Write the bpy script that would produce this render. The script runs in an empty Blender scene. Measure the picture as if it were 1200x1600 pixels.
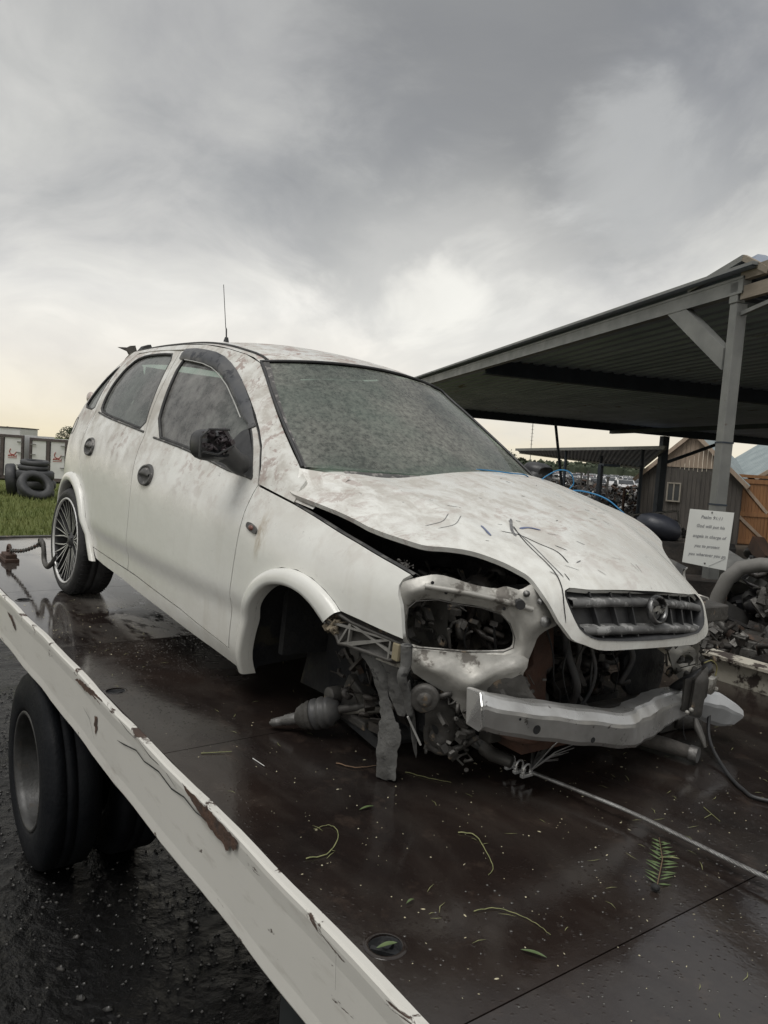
import bpy, math, random
import numpy as np
from mathutils import Matrix, Vector
from mathutils.geometry import delaunay_2d_cdt
S=bpy.context.scene
# ------------------------------------------------------------------ camera
CZ=2.18
cam=bpy.data.cameras.new('camera');co=bpy.data.objects.new('camera',cam);S.collection.objects.link(co);S.camera=co
cam.sensor_fit='VERTICAL';cam.sensor_height=32;cam.sensor_width=24;cam.lens=32*1233.28/1600
cam.clip_start=.05;cam.clip_end=3000
co.matrix_world=Matrix(((.5845233,-.0942037,.8058897,0),(.8087926,-.0115607,-.5879803,0),(.0647066,.9954858,.0694337,CZ),(0,0,0,1)))
# ------------------------------------------------------------------ sky
W=bpy.data.worlds.new('World');S.world=W;W.use_nodes=True;nt=W.node_tree;nt.nodes.clear()
def N(nt,t,**k):
    n=nt.nodes.new(t)
    for a,b in k.items():
        if a=='ins':
            for i,v in b.items():
                if hasattr(v,'is_linked') or hasattr(v,'node'): nt.links.new(v,n.inputs[i])
                else: n.inputs[i].default_value=v
        else: setattr(n,a,b)
    return n
def ramp(nt,fac,stops,interp='LINEAR'):
    r=nt.nodes.new('ShaderNodeValToRGB');nt.links.new(fac,r.inputs[0]);e=r.color_ramp.elements;r.color_ramp.interpolation=interp
    while len(e)<len(stops): e.new(.5)
    for q,(p,c) in zip(e,stops):
        q.position=p;q.color=tuple(c)+(1,) if isinstance(c,(tuple,list)) else (c,c,c,1)
    return r.outputs[0]
def mth(nt,op,a,b=0.,clamp=False):
    return N(nt,'ShaderNodeMath',operation=op,use_clamp=clamp,ins={0:a,1:b}).outputs[0]
def mixc(nt,f,a,b,mode='MIX'):
    m=N(nt,'ShaderNodeMix',data_type='RGBA',blend_type=mode);m.clamp_factor=True
    for i,v in ((0,f),(6,a),(7,b)):
        if hasattr(v,'node'): nt.links.new(v,m.inputs[i])
        else: m.inputs[i].default_value=(v if i==0 else tuple(v)+(1,))
    return m.outputs[2]
def noise(nt,vec,sc,det=4,rough=.55,dist=0.):
    return N(nt,'ShaderNodeTexNoise',ins={'Vector':vec,'Scale':sc,'Detail':det,'Roughness':rough,'Distortion':dist}).outputs[0]
def vm(nt,op,a,b): 
    n=N(nt,'ShaderNodeVectorMath',operation=op)
    for i,v in ((0,a),(1,b)):
        if hasattr(v,'node'): nt.links.new(v,n.inputs[i])
        else: n.inputs[i].default_value=v
    return n.outputs['Value'] if op=='DOT_PRODUCT' else n.outputs[0]
tc=N(nt,'ShaderNodeTexCoord').outputs['Generated']
sx=N(nt,'ShaderNodeSeparateXYZ',ins={0:tc});dz=sx.outputs[2]
FILL_EL,FILL_AZ=math.radians(67),math.radians(-70)    # azimuth measured from +X towards +Y
SD=Vector((math.cos(FILL_EL)*math.cos(FILL_AZ),math.cos(FILL_EL)*math.sin(FILL_AZ),math.sin(FILL_EL)))
nish=N(nt,'ShaderNodeTexSky',sky_type='NISHITA',sun_disc=False,sun_elevation=FILL_EL,sun_rotation=math.pi/2-FILL_AZ,air_density=1.,dust_density=2.)
# cloud deck: direction divided by height gives a flat layer that recedes to the horizon
den=mth(nt,'ADD',mth(nt,'MAXIMUM',dz,0.),.42)
cx=mth(nt,'DIVIDE',sx.outputs[0],den);cy=mth(nt,'DIVIDE',sx.outputs[1],den)
cp=N(nt,'ShaderNodeCombineXYZ',ins={0:cx,1:cy,2:0.}).outputs[0]
wob=vm(nt,'ADD',cp,vm(nt,'MULTIPLY',vm(nt,'SUBTRACT',N(nt,'ShaderNodeTexNoise',ins={'Vector':cp,'Scale':1.6,'Detail':2.}).outputs[1],(.5,.5,.5)),(.5,.5,0)))
n1=noise(nt,wob,2.0,6,.50);n2=noise(nt,wob,6.,7,.58);n3=noise(nt,wob,3.6,6,.6);n4=noise(nt,wob,5.,5,.5)
c=mth(nt,'ADD',mth(nt,'MULTIPLY',n1,.66),mth(nt,'MULTIPLY',n2,.34))
def lobe(d,deg0,deg1,amp=1.):   # soft patch of the sky around a direction, its edge broken by the cloud noise
    nz=n3 if deg0>5 else n4
    lo,hi=math.cos(math.radians(deg0)),math.cos(math.radians(deg1))
    t=vm(nt,'DOT_PRODUCT',tc,tuple(Vector(d).normalized()));t=mth(nt,'ADD',t,mth(nt,'MULTIPLY',mth(nt,'SUBTRACT',nz,.5),(hi-lo)*2.6*amp))
    return N(nt,'ShaderNodeMapRange',interpolation_type='SMOOTHSTEP',ins={0:t,1:lo,2:hi,3:0.,4:1.}).outputs[0]
SK=.60
def q(*c): return tuple(SK*x for x in c)
base=ramp(nt,dz,[(0.,q(.94,.84,.62)),(.035,q(.93,.86,.72)),(.10,q(.92,.875,.80)),(.17,q(.84,.82,.775)),(.24,q(.69,.68,.645)),(.33,q(.56,.556,.535)),(.45,q(.49,.488,.475)),(1.,q(.54,.54,.53))])
cl=ramp(nt,c,[(.36,(.72,.73,.75)),(.46,(.92,.92,.93)),(.55,(1.06,1.06,1.05)),(.66,(1.28,1.27,1.25))])
sky=mixc(nt,ramp(nt,dz,[(0.,.12),(.10,.6),(.22,1.)]),base,mixc(nt,1.,base,cl,'MULTIPLY'))
sky=mixc(nt,mth(nt,'MULTIPLY',lobe((-.655,.63,.43),17,4,.8),.70),sky,q(.20,.203,.205))
sky=mixc(nt,mth(nt,'MULTIPLY',lobe((-.80,.53,.30),10,2,1.),.5),sky,q(.30,.305,.31))
sky=mixc(nt,mth(nt,'MULTIPLY',lobe((-.50,.765,.40),9,2,1.),.45),sky,q(.25,.26,.28))
sky=mixc(nt,mth(nt,'MULTIPLY',lobe((-.735,.645,.20),11,.4,1.2),.5),sky,q(.80,.785,.74))
sky=mixc(nt,mth(nt,'MULTIPLY',lobe((-.755,.628,.180),4.6,.1,1.3),.62),sky,q(1.12,1.09,1.0))
sky=mixc(nt,mth(nt,'MULTIPLY',lobe((-.722,.657,.215),4.4,.1,1.3),.45),sky,q(1.02,1.0,.93))
sky=mixc(nt,mth(nt,'MULTIPLY',lobe((-.585,.735,.34),7,.8,1.3),.55),sky,q(.66,.66,.64))
ns=N(nt,'ShaderNodeVectorMath',operation='SCALE',ins={0:nish.outputs[0],'Scale':.05}).outputs[0]
tot=mixc(nt,.12,sky,ns)
bg=N(nt,'ShaderNodeBackground',ins={0:tot,1:1.0});wo=N(nt,'ShaderNodeOutputWorld',ins={0:bg.outputs[0]})
side_fill=bpy.data.lights.new('side_fill','SUN');so=bpy.data.objects.new('side_fill',side_fill);S.collection.objects.link(so)
side_fill.energy=1.2;side_fill.angle=math.radians(40);side_fill.color=(1.,.975,.93);so.rotation_euler=(-SD).to_track_quat('-Z','Y').to_euler();so.location=(0,0,30)  # broad soft fill added from the camera side to brighten flank and hood
vs=S.view_settings;S.display_settings.display_device='sRGB';vs.view_transform='Standard';vs.look='None';vs.gamma=1;vs.use_curve_mapping=False;vs.exposure=.78
CAR=Matrix(((.9984321,-.02498,.0500941,-2.1896),(.0239482,.9994907,.0210925,2.0247),(-.0505955,-.0198597,.9985218,-1.0285+CZ),(0,0,0,1)))
_b=Matrix(((.9997294,.0002924,.0232601,0),(0,.999921,-.0125709,0),(-.023262,.0125675,.9996504,CZ),(0,0,0,1)))
BED=_b@Matrix.Translation((0,0,-1.0093))
I4=Matrix.Identity(4)
A_=Vector((-.9183,.3959,0)).normalized();B_=Vector((.3959,.9183,0)).normalized()
CP=_=Matrix(((A_.x,B_.x,0,-3.447),(A_.y,B_.y,0,5.656),(0,-.030,1,0),(0,0,0,1)))   # carport frame: x along the beam, y across
# ------------------------------------------------------------------ materials
MATS={}
def M(name,c1,c2=None,sc=6,rough=.6,rough2=None,metal=0.,bump=0.,bsc=40,coat=0.,c3=None,t3=.62,sc3=14,em=None,stretch=None,spec=.5,dist=0.):
    if name in MATS: return MATS[name]
    m=bpy.data.materials.new(name);m.use_nodes=True;t=m.node_tree;b=t.nodes['Principled BSDF']
    co_=N(t,'ShaderNodeTexCoord').outputs['Object']
    if stretch: co_=vm(t,'MULTIPLY',co_,stretch)
    if c2 is None: c2=tuple(x*.72 for x in c1)
    f=noise(t,co_,sc,5,.6,dist);f2=ramp(t,f,[(.35,0.),(.65,1.)])
    col=mixc(t,f2,c1,c2)
    if c3 is not None:
        g=noise(t,co_,sc3,6,.65);g=ramp(t,g,[(t3,0.),(t3+.05,1.)]);col=mixc(t,g,col,c3)
    t.links.new(col,b.inputs['Base Color'])
    if rough2 is None: rough2=min(1,rough+.15)
    r=N(t,'ShaderNodeMapRange',ins={0:noise(t,co_,sc*1.7,4),1:.3,2:.7,3:rough,4:rough2}).outputs[0];t.links.new(r,b.inputs['Roughness'])
    b.inputs['Metallic'].default_value=metal;b.inputs['Coat Weight'].default_value=coat;b.inputs['Coat Roughness'].default_value=.12
    b.inputs['Specular IOR Level'].default_value=spec
    if bump:
        bp=N(t,'ShaderNodeBump',ins={'Strength':min(1,bump),'Distance':.01,'Height':noise(t,co_,bsc,5)});t.links.new(bp.outputs[0],b.inputs['Normal'])
    MATS[name]=m;return m
def custom(name):
    m=bpy.data.materials.new(name);m.use_nodes=True;t=m.node_tree;MATS[name]=m
    return m,t,t.nodes['Principled BSDF'],N(t,'ShaderNodeTexCoord').outputs['Object']
def mk_paint(name,horiz):
    m,t,b,o=custom(name)
    z=N(t,'ShaderNodeSeparateXYZ',ins={0:o}).outputs[2]
    up=N(t,'ShaderNodeMapRange',interpolation_type='SMOOTHSTEP',ins={0:z,1:.62,2:1.05,3:.0,4:1.}).outputs[0]
    if horiz: up=mth(t,'MAXIMUM',N(t,'ShaderNodeMapRange',interpolation_type='SMOOTHSTEP',ins={0:z,1:.74,2:.93,3:.40,4:1.}).outputs[0],.3)
    base=mixc(t,noise(t,o,2.2,3),(.66,.665,.625),(.73,.73,.70))
    st=vm(t,'MULTIPLY',o,(1.,1.6,.8))
    # mud film, washed in streaks
    d1=ramp(t,noise(t,st,8.5 if horiz else 5.5,9,.68,.35),[(.42,0.),(.60,1.)])
    d1=mth(t,'MULTIPLY',d1,mth(t,'MULTIPLY_ADD',up,.62) if False else mth(t,'ADD',mth(t,'MULTIPLY',up,.62),.05))
    col=mixc(t,d1,base,(.335,.305,.265))
    # pinkish leaf stains
    d2=ramp(t,noise(t,vm(t,'MULTIPLY',o,(1.6,1.,1.6)),10.,9,.74,.5),[(.515 if horiz else .53,0.),(.56,1.)])
    d2=mth(t,'MULTIPLY',d2,ramp(t,noise(t,o,1.7,2),[(.38,0.),(.56,1.)]));d2=mth(t,'MULTIPLY',d2,mth(t,'MULTIPLY',up,.95 if horiz else .8))
    col=mixc(t,d2,col,(.34,.275,.25))
    # fine dark specks and scuffs
    d3=ramp(t,noise(t,vm(t,'MULTIPLY',o,(18.,40.,26.)),1.,5,.75,.4),[(.665,0.),(.69,1.)])
    d3=mth(t,'MULTIPLY',d3,mth(t,'ADD',mth(t,'MULTIPLY',up,.75),.12));col=mixc(t,d3,col,(.13,.115,.11))
    # rain-washed runs on the flanks and one tan stain by the side repeater
    run=ramp(t,noise(t,vm(t,'MULTIPLY',o,(16.,16.,1.6)),1.,6,.6),[(.52,0.),(.66,1.)])
    run=mth(t,'MULTIPLY',run,mth(t,'MULTIPLY',ramp(t,noise(t,o,1.1,3),[(.44,0.),(.6,1.)]),.20));col=mixc(t,run,col,(.38,.34,.27))
    ds=N(t,'ShaderNodeVectorMath',operation='LENGTH',ins={0:vm(t,'MULTIPLY',vm(t,'ADD',o,(.315,.76,-.70)),(1.6,1.,.8))}).outputs['Value']
    ds=N(t,'ShaderNodeMapRange',interpolation_type='SMOOTHSTEP',ins={0:ds,1:.10,2:.01,3:0.,4:1.}).outputs[0]
    ds=mth(t,'MULTIPLY',ds,ramp(t,noise(t,vm(t,'MULTIPLY',o,(2.,2.,.7)),14,6,.7),[(.42,0.),(.6,.7)]));col=mixc(t,ds,col,(.27,.20,.11))
    # road film along the bottom, yellowish
    lo=N(t,'ShaderNodeMapRange',interpolation_type='SMOOTHSTEP',ins={0:z,1:.52,2:.22,3:0.,4:.34}).outputs[0]
    col=mixc(t,mth(t,'MULTIPLY',lo,ramp(t,noise(t,o,9,6,.7),[(.3,.2),(.7,1.)])),col,(.33,.29,.22))
    t.links.new(col,b.inputs['Base Color'])
    r=N(t,'ShaderNodeMapRange',ins={0:mth(t,'ADD',d1,d2),1:0.,2:.7,3:.20,4:.6}).outputs[0];t.links.new(r,b.inputs['Roughness'])
    b.inputs['Coat Weight'].default_value=.12;b.inputs['Coat Roughness'].default_value=.3
    bp=N(t,'ShaderNodeBump',ins={'Strength':.35,'Distance':.012,'Height':noise(t,o,4.2,4)});t.links.new(bp.outputs[0],b.inputs['Normal'])
    return m
PAINT=mk_paint('weathered_white_paint',False);PAINTH=mk_paint('dirty_white_paint_upper',True)
def mk_glass(name,alpha0,alpha1,sc,dustc,st):
    m,t,b,o=custom(name)
    ov=vm(t,'MULTIPLY',o,st)
    n=noise(t,ov,sc,10,.80,.1);n2=noise(t,o,3.,3)
    a=N(t,'ShaderNodeMapRange',ins={0:mth(t,'ADD',mth(t,'MULTIPLY',n,.50),mth(t,'MULTIPLY',n2,.52)),1:.40,2:.62,3:alpha0,4:alpha1}).outputs[0]
    d=ramp(t,n,[(.41,tuple(x*.55 for x in dustc)),(.50,dustc),(.60,tuple(min(1,x*1.30) for x in dustc))])
    d=mixc(t,ramp(t,noise(t,o,2.3,4),[(.40,0.),(.62,.75)]),d,mixc(t,.62,d,(.045,.085,.066)));t.links.new(d,b.inputs['Base Color']);b.inputs['Roughness'].default_value=.55
    tr=N(t,'ShaderNodeBsdfTransparent',ins={0:(.55,.76,.66,1)});gl=N(t,'ShaderNodeBsdfGlossy',ins={0:(1,1,1,1),'Roughness':.06})
    fr=N(t,'ShaderNodeFresnel',ins={'IOR':1.45})
    clean=N(t,'ShaderNodeMixShader',ins={0:fr.outputs[0],1:tr.outputs[0],2:gl.outputs[0]})
    mx=N(t,'ShaderNodeMixShader',ins={0:a,1:clean.outputs[0],2:b.outputs[0]})
    # a little of the gloss survives the dust
    mx2=N(t,'ShaderNodeMixShader',ins={0:mth(t,'MULTIPLY',fr.outputs[0],.22),1:mx.outputs[0],2:gl.outputs[0]})
    t.links.new(mx2.outputs[0],t.nodes['Material Output'].inputs[0]);return m
GLW=mk_glass('dusty_windscreen_glass',.42,.95,46,(.165,.168,.146),(1.,1.,1.))
GLS=mk_glass('dusty_side_glass',.48,.76,7,(.20,.197,.188),(1.,1.,1.))
BLK=M('black_plastic',(.018,.019,.021),(.035,.035,.036),12,.38,.6,bump=.1,bsc=200)
BLKD=M('dusty_black_plastic',(.035,.035,.036),(.10,.098,.094),9,.5,.8,c3=(.21,.20,.19),t3=.56,sc3=26)
RUB=M('tyre_rubber',(.014,.014,.015),(.03,.03,.031),10,.55,.75,bump=.25,bsc=90)
RUBW=M('wet_truck_rubber',(.004,.005,.007),(.009,.010,.012),5,.5,.75,bump=.3,bsc=60,spec=.18)
INN=M('bare_inner_panel',(.46,.45,.42),(.27,.26,.235),9,.32,.55,metal=.35,bump=.2,bsc=30,c3=(.11,.10,.088),t3=.545,sc3=9)
INND=M('grimy_steel',(.10,.096,.09),(.05,.047,.043),9,.45,.7,metal=.35,bump=.3,bsc=50,c3=(.22,.17,.12),t3=.6,sc3=15)
ALU=M('scratched_aluminium',(.68,.68,.67),(.46,.455,.44),6,.22,.42,metal=.7,bump=.06,bsc=25,c3=(.20,.19,.18),t3=.64,sc3=30)
WHT=M('white_enamel',(.62,.62,.60),(.5,.5,.48),8,.3,.5,coat=.3)
DRK=M('dark_grime',(.008,.009,.011),(.018,.018,.018),12,.6,.9,bump=.4,bsc=60)
RUST=M('rusty_duct',(.085,.042,.028),(.05,.03,.022),9,.7,.9,bump=.4,bsc=60)
STL=M('worn_steel',(.30,.30,.295),(.17,.165,.16),20,.35,.55,metal=.8,bump=.3,bsc=120)
GRYP=M('torn_grey_liner',(.13,.13,.125),(.065,.063,.06),12,.6,.8,bump=.5,bsc=60,c3=(.03,.03,.03),t3=.58,sc3=24)
BLUE=M('blue_wire',(.02,.20,.42),None,9,.4)
INT=M('cabin_cloth',(.045,.047,.05),(.07,.07,.072),20,.8,.95,bump=.3,bsc=200)
REDL=M('reddish_repeater_lens',(.20,.08,.06),(.12,.07,.06),30,.3,.5)
# ------------------------------------------------------------------ geometry helpers
def tag(o,label=None,cat=None,group=None,kind=None):
    if label: o['label']=label
    if cat: o['category']=cat
    if group: o['group']=group
    if kind: o['kind']=kind
    return o
def link(name,me,parent=None,M4=None):
    o=bpy.data.objects.new(name,me);S.collection.objects.link(o)
    if parent is not None: o.parent=parent
    if M4 is not None: o.matrix_world=M4
    return o
def empty(name,M4,label,cat,group=None):
    o=bpy.data.objects.new(name,None);S.collection.objects.link(o);o.matrix_world=M4;o.empty_display_size=.2
    return tag(o,label,cat,group)
class G:
    def __init__(s): s.v=[];s.f=[];s.sm=[];s.cn=None
    def add(s,v,f,sm=False):
        n=len(s.v);s.v+= [tuple(map(float,p)) for p in v];s.f+=[tuple(i+n for i in q) for q in f];s.sm+=[sm]*len(f);return s
    def box(s,c,d,R=None,taper=1.):
        c=Vector(c);P=[]
        for z in (-.5,.5):
            k=1 if z<0 else taper
            for x,y in ((-.5,-.5),(.5,-.5),(.5,.5),(-.5,.5)):
                p=Vector((x*d[0]*k,y*d[1]*k,z*d[2]))
                if R is not None: p=R@p
                P.append(c+p)
        return s.add(P,[(3,2,1,0),(4,5,6,7),(0,1,5,4),(1,2,6,5),(2,3,7,6),(3,0,4,7)])
    def bar(s,a,b,w,h,up=(0,0,1)):
        a=Vector(a);b=Vector(b);d=(b-a);L=d.length;d.normalize();u=Vector(up);x=d.cross(u)
        if x.length<1e-4: x=d.cross(Vector((1,0,0)))
        x.normalize();u=x.cross(d);R=Matrix((x,d,u)).transposed()
        return s.box((a+b)/2,(w,L,h),R)
    def tube(s,pts,r,seg=8,caps=True,smooth=True):
        pts=[Vector(p) for p in pts];n=len(pts);rr=r if isinstance(r,(list,tuple)) else [r]*n
        V=[];F=[];pu=None
        for i,p in enumerate(pts):
            d=(pts[min(i+1,n-1)]-pts[max(i-1,0)]).normalized()
            if pu is None:
                pu=Vector((0,0,1)) if abs(d.z)<.9 else Vector((1,0,0))
            u=(pu-d*pu.dot(d)).normalized();pu=u;w=d.cross(u)
            for k in range(seg):
                a=2*math.pi*k/seg;V.append(p+(u*math.cos(a)+w*math.sin(a))*rr[i])
        for i in range(n-1):
            for k in range(seg):
                F.append((i*seg+k,i*seg+(k+1)%seg,(i+1)*seg+(k+1)%seg,(i+1)*seg+k))
        s.add(V,F,smooth)
        if caps: s.add(V[:seg],[tuple(range(seg))[::-1]]);s.add(V[-seg:],[tuple(range(seg))])
        return s
    def lathe(s,prof,o,ax,seg=24,closed=False,smooth=True,ang=(0,2*math.pi),up=None):
        o=Vector(o);ax=Vector(ax).normalized();u=Vector(up) if up else (Vector((0,0,1)) if abs(ax.z)<.9 else Vector((1,0,0)))
        u=(u-ax*u.dot(ax)).normalized();w=ax.cross(u);V=[];F=[];full=abs(ang[1]-ang[0]-2*math.pi)<1e-6;m=seg if full else seg+1;n=len(prof)
        for k in range(m):
            a=ang[0]+(ang[1]-ang[0])*k/seg;d=u*math.cos(a)+w*math.sin(a)
            for r,h in prof: V.append(o+d*r+ax*h)
        for k in range(seg):
            k2=(k+1)%m
            for i in range(n if closed else n-1):
                j=(i+1)%n;F.append((k*n+i,k*n+j,k2*n+j,k2*n+i))
        return s.add(V,F,smooth)
    def ball(s,c,r,seg=10,R=None):
        c=Vector(c);r=Vector(r) if not isinstance(r,(int,float)) else Vector((r,r,r));V=[];F=[];h=seg//2
        for i in range(h+1):
            t=math.pi*i/h
            for k in range(seg):
                a=2*math.pi*k/seg;p=Vector((r.x*math.sin(t)*math.cos(a),r.y*math.sin(t)*math.sin(a),r.z*math.cos(t)))
                V.append(c+(R@p if R is not None else p))
        for i in range(h):
            for k in range(seg): F.append((i*seg+k,(i+1)*seg+k,(i+1)*seg+(k+1)%seg,i*seg+(k+1)%seg))
        return s.add(V,F,True)
    def prism(s,pts,nrm):   # polygon of 3D points extruded by vector nrm
        n=len(pts);nrm=Vector(nrm);P=[Vector(p) for p in pts];return s.add(P+[p+nrm for p in P],[tuple(range(n))[::-1],tuple(range(n,2*n))]+[(i,(i+1)%n,n+(i+1)%n,n+i) for i in range(n)])
    def mesh(s,name,mat,origin=(0,0,0)):
        me=bpy.data.meshes.new(name);o=Vector(origin);me.from_pydata([tuple(Vector(p)-o) for p in s.v],[],s.f)
        me.polygons.foreach_set('use_smooth',s.sm)
        for m in (mat if isinstance(mat,list) else [mat]): me.materials.append(m)
        me.update()
        if s.cn: me.normals_split_custom_set_from_vertices([tuple(n) for n in s.cn]+[(0,0,0)]*(len(s.v)-len(s.cn)))
        return me
    def build(s,name,mat,parent=None,bevel=0,M4=None,origin=None,**kw):
        if M4 is not None:
            if origin is None: origin=tuple(np.array(s.v).mean(0)[:2])+(float(np.array(s.v)[:,2].min()),)
            o=link(name,s.mesh(name,mat,origin),None,M4@Matrix.Translation(origin))
        else: o=link(name,s.mesh(name,mat),parent)
        if bevel:
            b=o.modifiers.new('bevel','BEVEL');b.width=bevel;b.segments=2;b.limit_method='ANGLE';b.angle_limit=.6
        return tag(o,**kw)
def copy_tree(o,parent=None):
    c=o.copy();S.collection.objects.link(c)
    if parent is not None: c.parent=parent
    for ch in list(o.children): copy_tree(ch,c)
    return c
def pip(x,y,P):
    c=False;n=len(P);j=n-1
    for i in range(n):
        xi,yi=P[i];xj,yj=P[j]
        if (yi>y)!=(yj>y) and x<(xj-xi)*(y-yi)/(yj-yi)+xi: c=not c
        j=i
    return c
def segdist(x,y,P):
    A=np.array(P);B=np.roll(A,-1,0);D=B-A;q=np.array((x,y));t=np.clip(((q-A)*D).sum(1)/np.maximum((D*D).sum(1),1e-12),0,1)
    return float(np.sqrt((((A+D*t[:,None])-q)**2).sum(1)).min())
def dens(P,step):
    R=[]
    for i in range(len(P)):
        a=P[i];b=P[(i+1)%len(P)];n=max(1,int(math.ceil(math.hypot(b[0]-a[0],b[1]-a[1])/step)))
        R+=[(a[0]+(b[0]-a[0])*k/n,a[1]+(b[1]-a[1])*k/n) for k in range(n)]
    return R
def chaikin(P,k=1,q=.25):
    for _ in range(k):
        R=[]
        for i in range(len(P)):
            a=P[i];b=P[(i+1)%len(P)];R+=[tuple(m*(1-q)+n*q for m,n in zip(a,b)),tuple(m*q+n*(1-q) for m,n in zip(a,b))]
        P=R
    return P
def inset(P,g):
    n=len(P);ar=sum(P[i][0]*P[(i+1)%n][1]-P[(i+1)%n][0]*P[i][1] for i in range(n));sg=1 if ar>0 else -1;R=[]
    for i in range(n):
        a=P[i-1];b=P[i];c=P[(i+1)%n]
        def nn(p,q):
            dx,dy=q[0]-p[0],q[1]-p[1];l=math.hypot(dx,dy) or 1;return (-dy/l*sg,dx/l*sg)
        n1_=nn(a,b);n2_=nn(b,c);m=(n1_[0]+n2_[0],n1_[1]+n2_[1]);k=max(.5,(m[0]**2+m[1]**2)/2)
        R.append((b[0]+m[0]/k*g,b[1]+m[1]/k*g))
    return R
def cdt(outline,holes,step):
    loops=[dens(outline,step)]+[dens(h,step) for h in holes]
    V=[];E=[]
    for L in loops:
        n=len(V);V+=L;E+=[(n+i,n+(i+1)%len(L)) for i in range(len(L))]
    P=np.array(loops[0]);lo=P.min(0);hi=P.max(0)
    nx=int((hi[0]-lo[0])/step)+1;ny=int((hi[1]-lo[1])/step)+1
    for i in range(nx+1):
        for j in range(ny+1):
            x=lo[0]+i*step;y=lo[1]+(j+.5*(i%2))*step
            if pip(x,y,loops[0]) and not any(pip(x,y,h) for h in loops[1:]) and all(segdist(x,y,L)>step*.45 for L in loops): V.append((x,y))
    r=delaunay_2d_cdt([Vector(p) for p in V],E,[],0,1e-7)
    ov=[(p.x,p.y) for p in r[0]];F=[]
    for f in r[2]:
        if len(f)<3: continue
        cx_=sum(ov[i][0] for i in f)/len(f);cy_=sum(ov[i][1] for i in f)/len(f)
        if pip(cx_,cy_,loops[0]) and not any(pip(cx_,cy_,h) for h in loops[1:]): F.append(tuple(f))
    return ov,F,loops
def sheet(ov,F,fn,thick,flip=False):
    """thin pressed sheet: front skin from fn(u,v), rim folded back along the normal; returns G"""
    pos=[Vector(fn(*p)) for p in ov];nor=[Vector((0,0,0)) for _ in pos]
    FF=[]
    for f in F:
        a,b,c=(pos[i] for i in f[:3]);n=(b-a).cross(c-a)
        if n.length<1e-7: continue
        for i in f: nor[i]+=n
        FF.append(f)
    if flip: FF=[f[::-1] for f in FF];nor=[-n for n in nor]
    nor=[n.normalized() if n.length>0 else Vector((0,0,1)) for n in nor]
    cnt={}
    for f in FF:
        for i in range(len(f)):
            e=(f[i],f[(i+1)%len(f)]);k=(min(e),max(e))
            cnt[k]=None if k in cnt else e
    g=G();g.add(pos,FF,True);g.cn=nor
    if thick:
        be=[e for e in cnt.values() if e];m={}
        V=[];R=[]
        for a,b in be:
            for i in (a,b):
                if i not in m: m[i]=len(V);V+=[pos[i],pos[i]-nor[i]*thick]
            R.append((m[b],m[a],m[a]+1,m[b]+1))
        g.add(V,R,False)
    return g
def panel(name,fn,outline,holes,step,mat,parent,thick=.012,flip=False,gap=.0022,**kw):
    o=inset(outline,gap) if gap else outline
    ov,F,L=cdt(o,[inset(h,-gap*0) for h in holes],step)
    return sheet(ov,F,fn,thick,flip).build(name,mat,parent,**kw)
def plane_of(P,toward):
    P=[Vector(p) for p in P];c=sum(P,Vector())/len(P);n=Vector()
    for i in range(len(P)): n+=(P[i]-c).cross(P[(i+1)%len(P)]-c)
    n.normalize()
    if n.dot(Vector(toward))<0: n=-n
    u=(Vector((0,0,1)).cross(n));u=u.normalized() if u.length>1e-3 else Vector((1,0,0));return c,u,n.cross(u),n
def plate(name,P,holes,mat,parent,thick=.02,puff=.01,pw=.02,step=.02,toward=(1,-1,.2),off=0.,ch=1,noise_=0.,**kw):
    c,u,v,n=plane_of(P,toward)
    t2=lambda Q:[((Vector(p)-c).dot(u),(Vector(p)-c).dot(v)) for p in Q]
    o=chaikin(t2(P),ch,.22);hs=[chaikin(t2(h),ch,.22) for h in holes]
    ov,F,L=cdt(o,hs,step);rng=random.Random(len(P))
    def fn(a,b):
        d=min(segdist(a,b,l) for l in L);k=min(1,d/pw);k=k*k*(3-2*k)
        w=noise_*(math.sin(a*47+b*31)+math.sin(a*23-b*57+1))
        return c+u*a+v*b+n*(off+puff*k+w*k)
    return sheet(ov,F,fn,thick).build(name,mat,parent,**kw)

# body surfaces
def _ip(tab,x):
    # monotone-ish smooth (catmull-rom) interpolation of table [(x,v..)]
    n=len(tab)
    if x<=tab[0][0]: return tab[0][1:]
    if x>=tab[-1][0]: return tab[-1][1:]
    i=0
    while tab[i+1][0]<x: i+=1
    x0,x1=tab[i][0],tab[i+1][0];t=(x-x0)/(x1-x0);out=[]
    for k in range(1,len(tab[0])):
        p1,p2=tab[i][k],tab[i+1][k]
        d=(p2-p1)/(x1-x0)
        m1=d if i==0 else .5*(d+(p1-tab[i-1][k])/(x0-tab[i-1][0]))
        m2=d if i==n-2 else .5*(d+(tab[i+2][k]-p2)/(tab[i+2][0]-x1))
        h=x1-x0;t2=t*t;t3=t2*t
        out.append((2*t3-3*t2+1)*p1+(t3-2*t2+t)*h*m1+(-2*t3+3*t2)*p2+(t3-t2)*h*m2)
    return tuple(out)
# roof/pillar edge E: x -> y,z
EDGE=[(-3.05,.40,.98),(-2.95,.435,1.13),(-2.80,.465,1.305),(-2.60,.49,1.388),(-2.3,.512,1.41),(-1.9,.525,1.422),(-1.43,.53,1.418),(-1.15,.522,1.388),(-.93,.507,1.336),(-.75,.550,1.222),(-.55,.592,1.088),(-.31,.632,.94),(-.2,.66,.89)]
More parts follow.
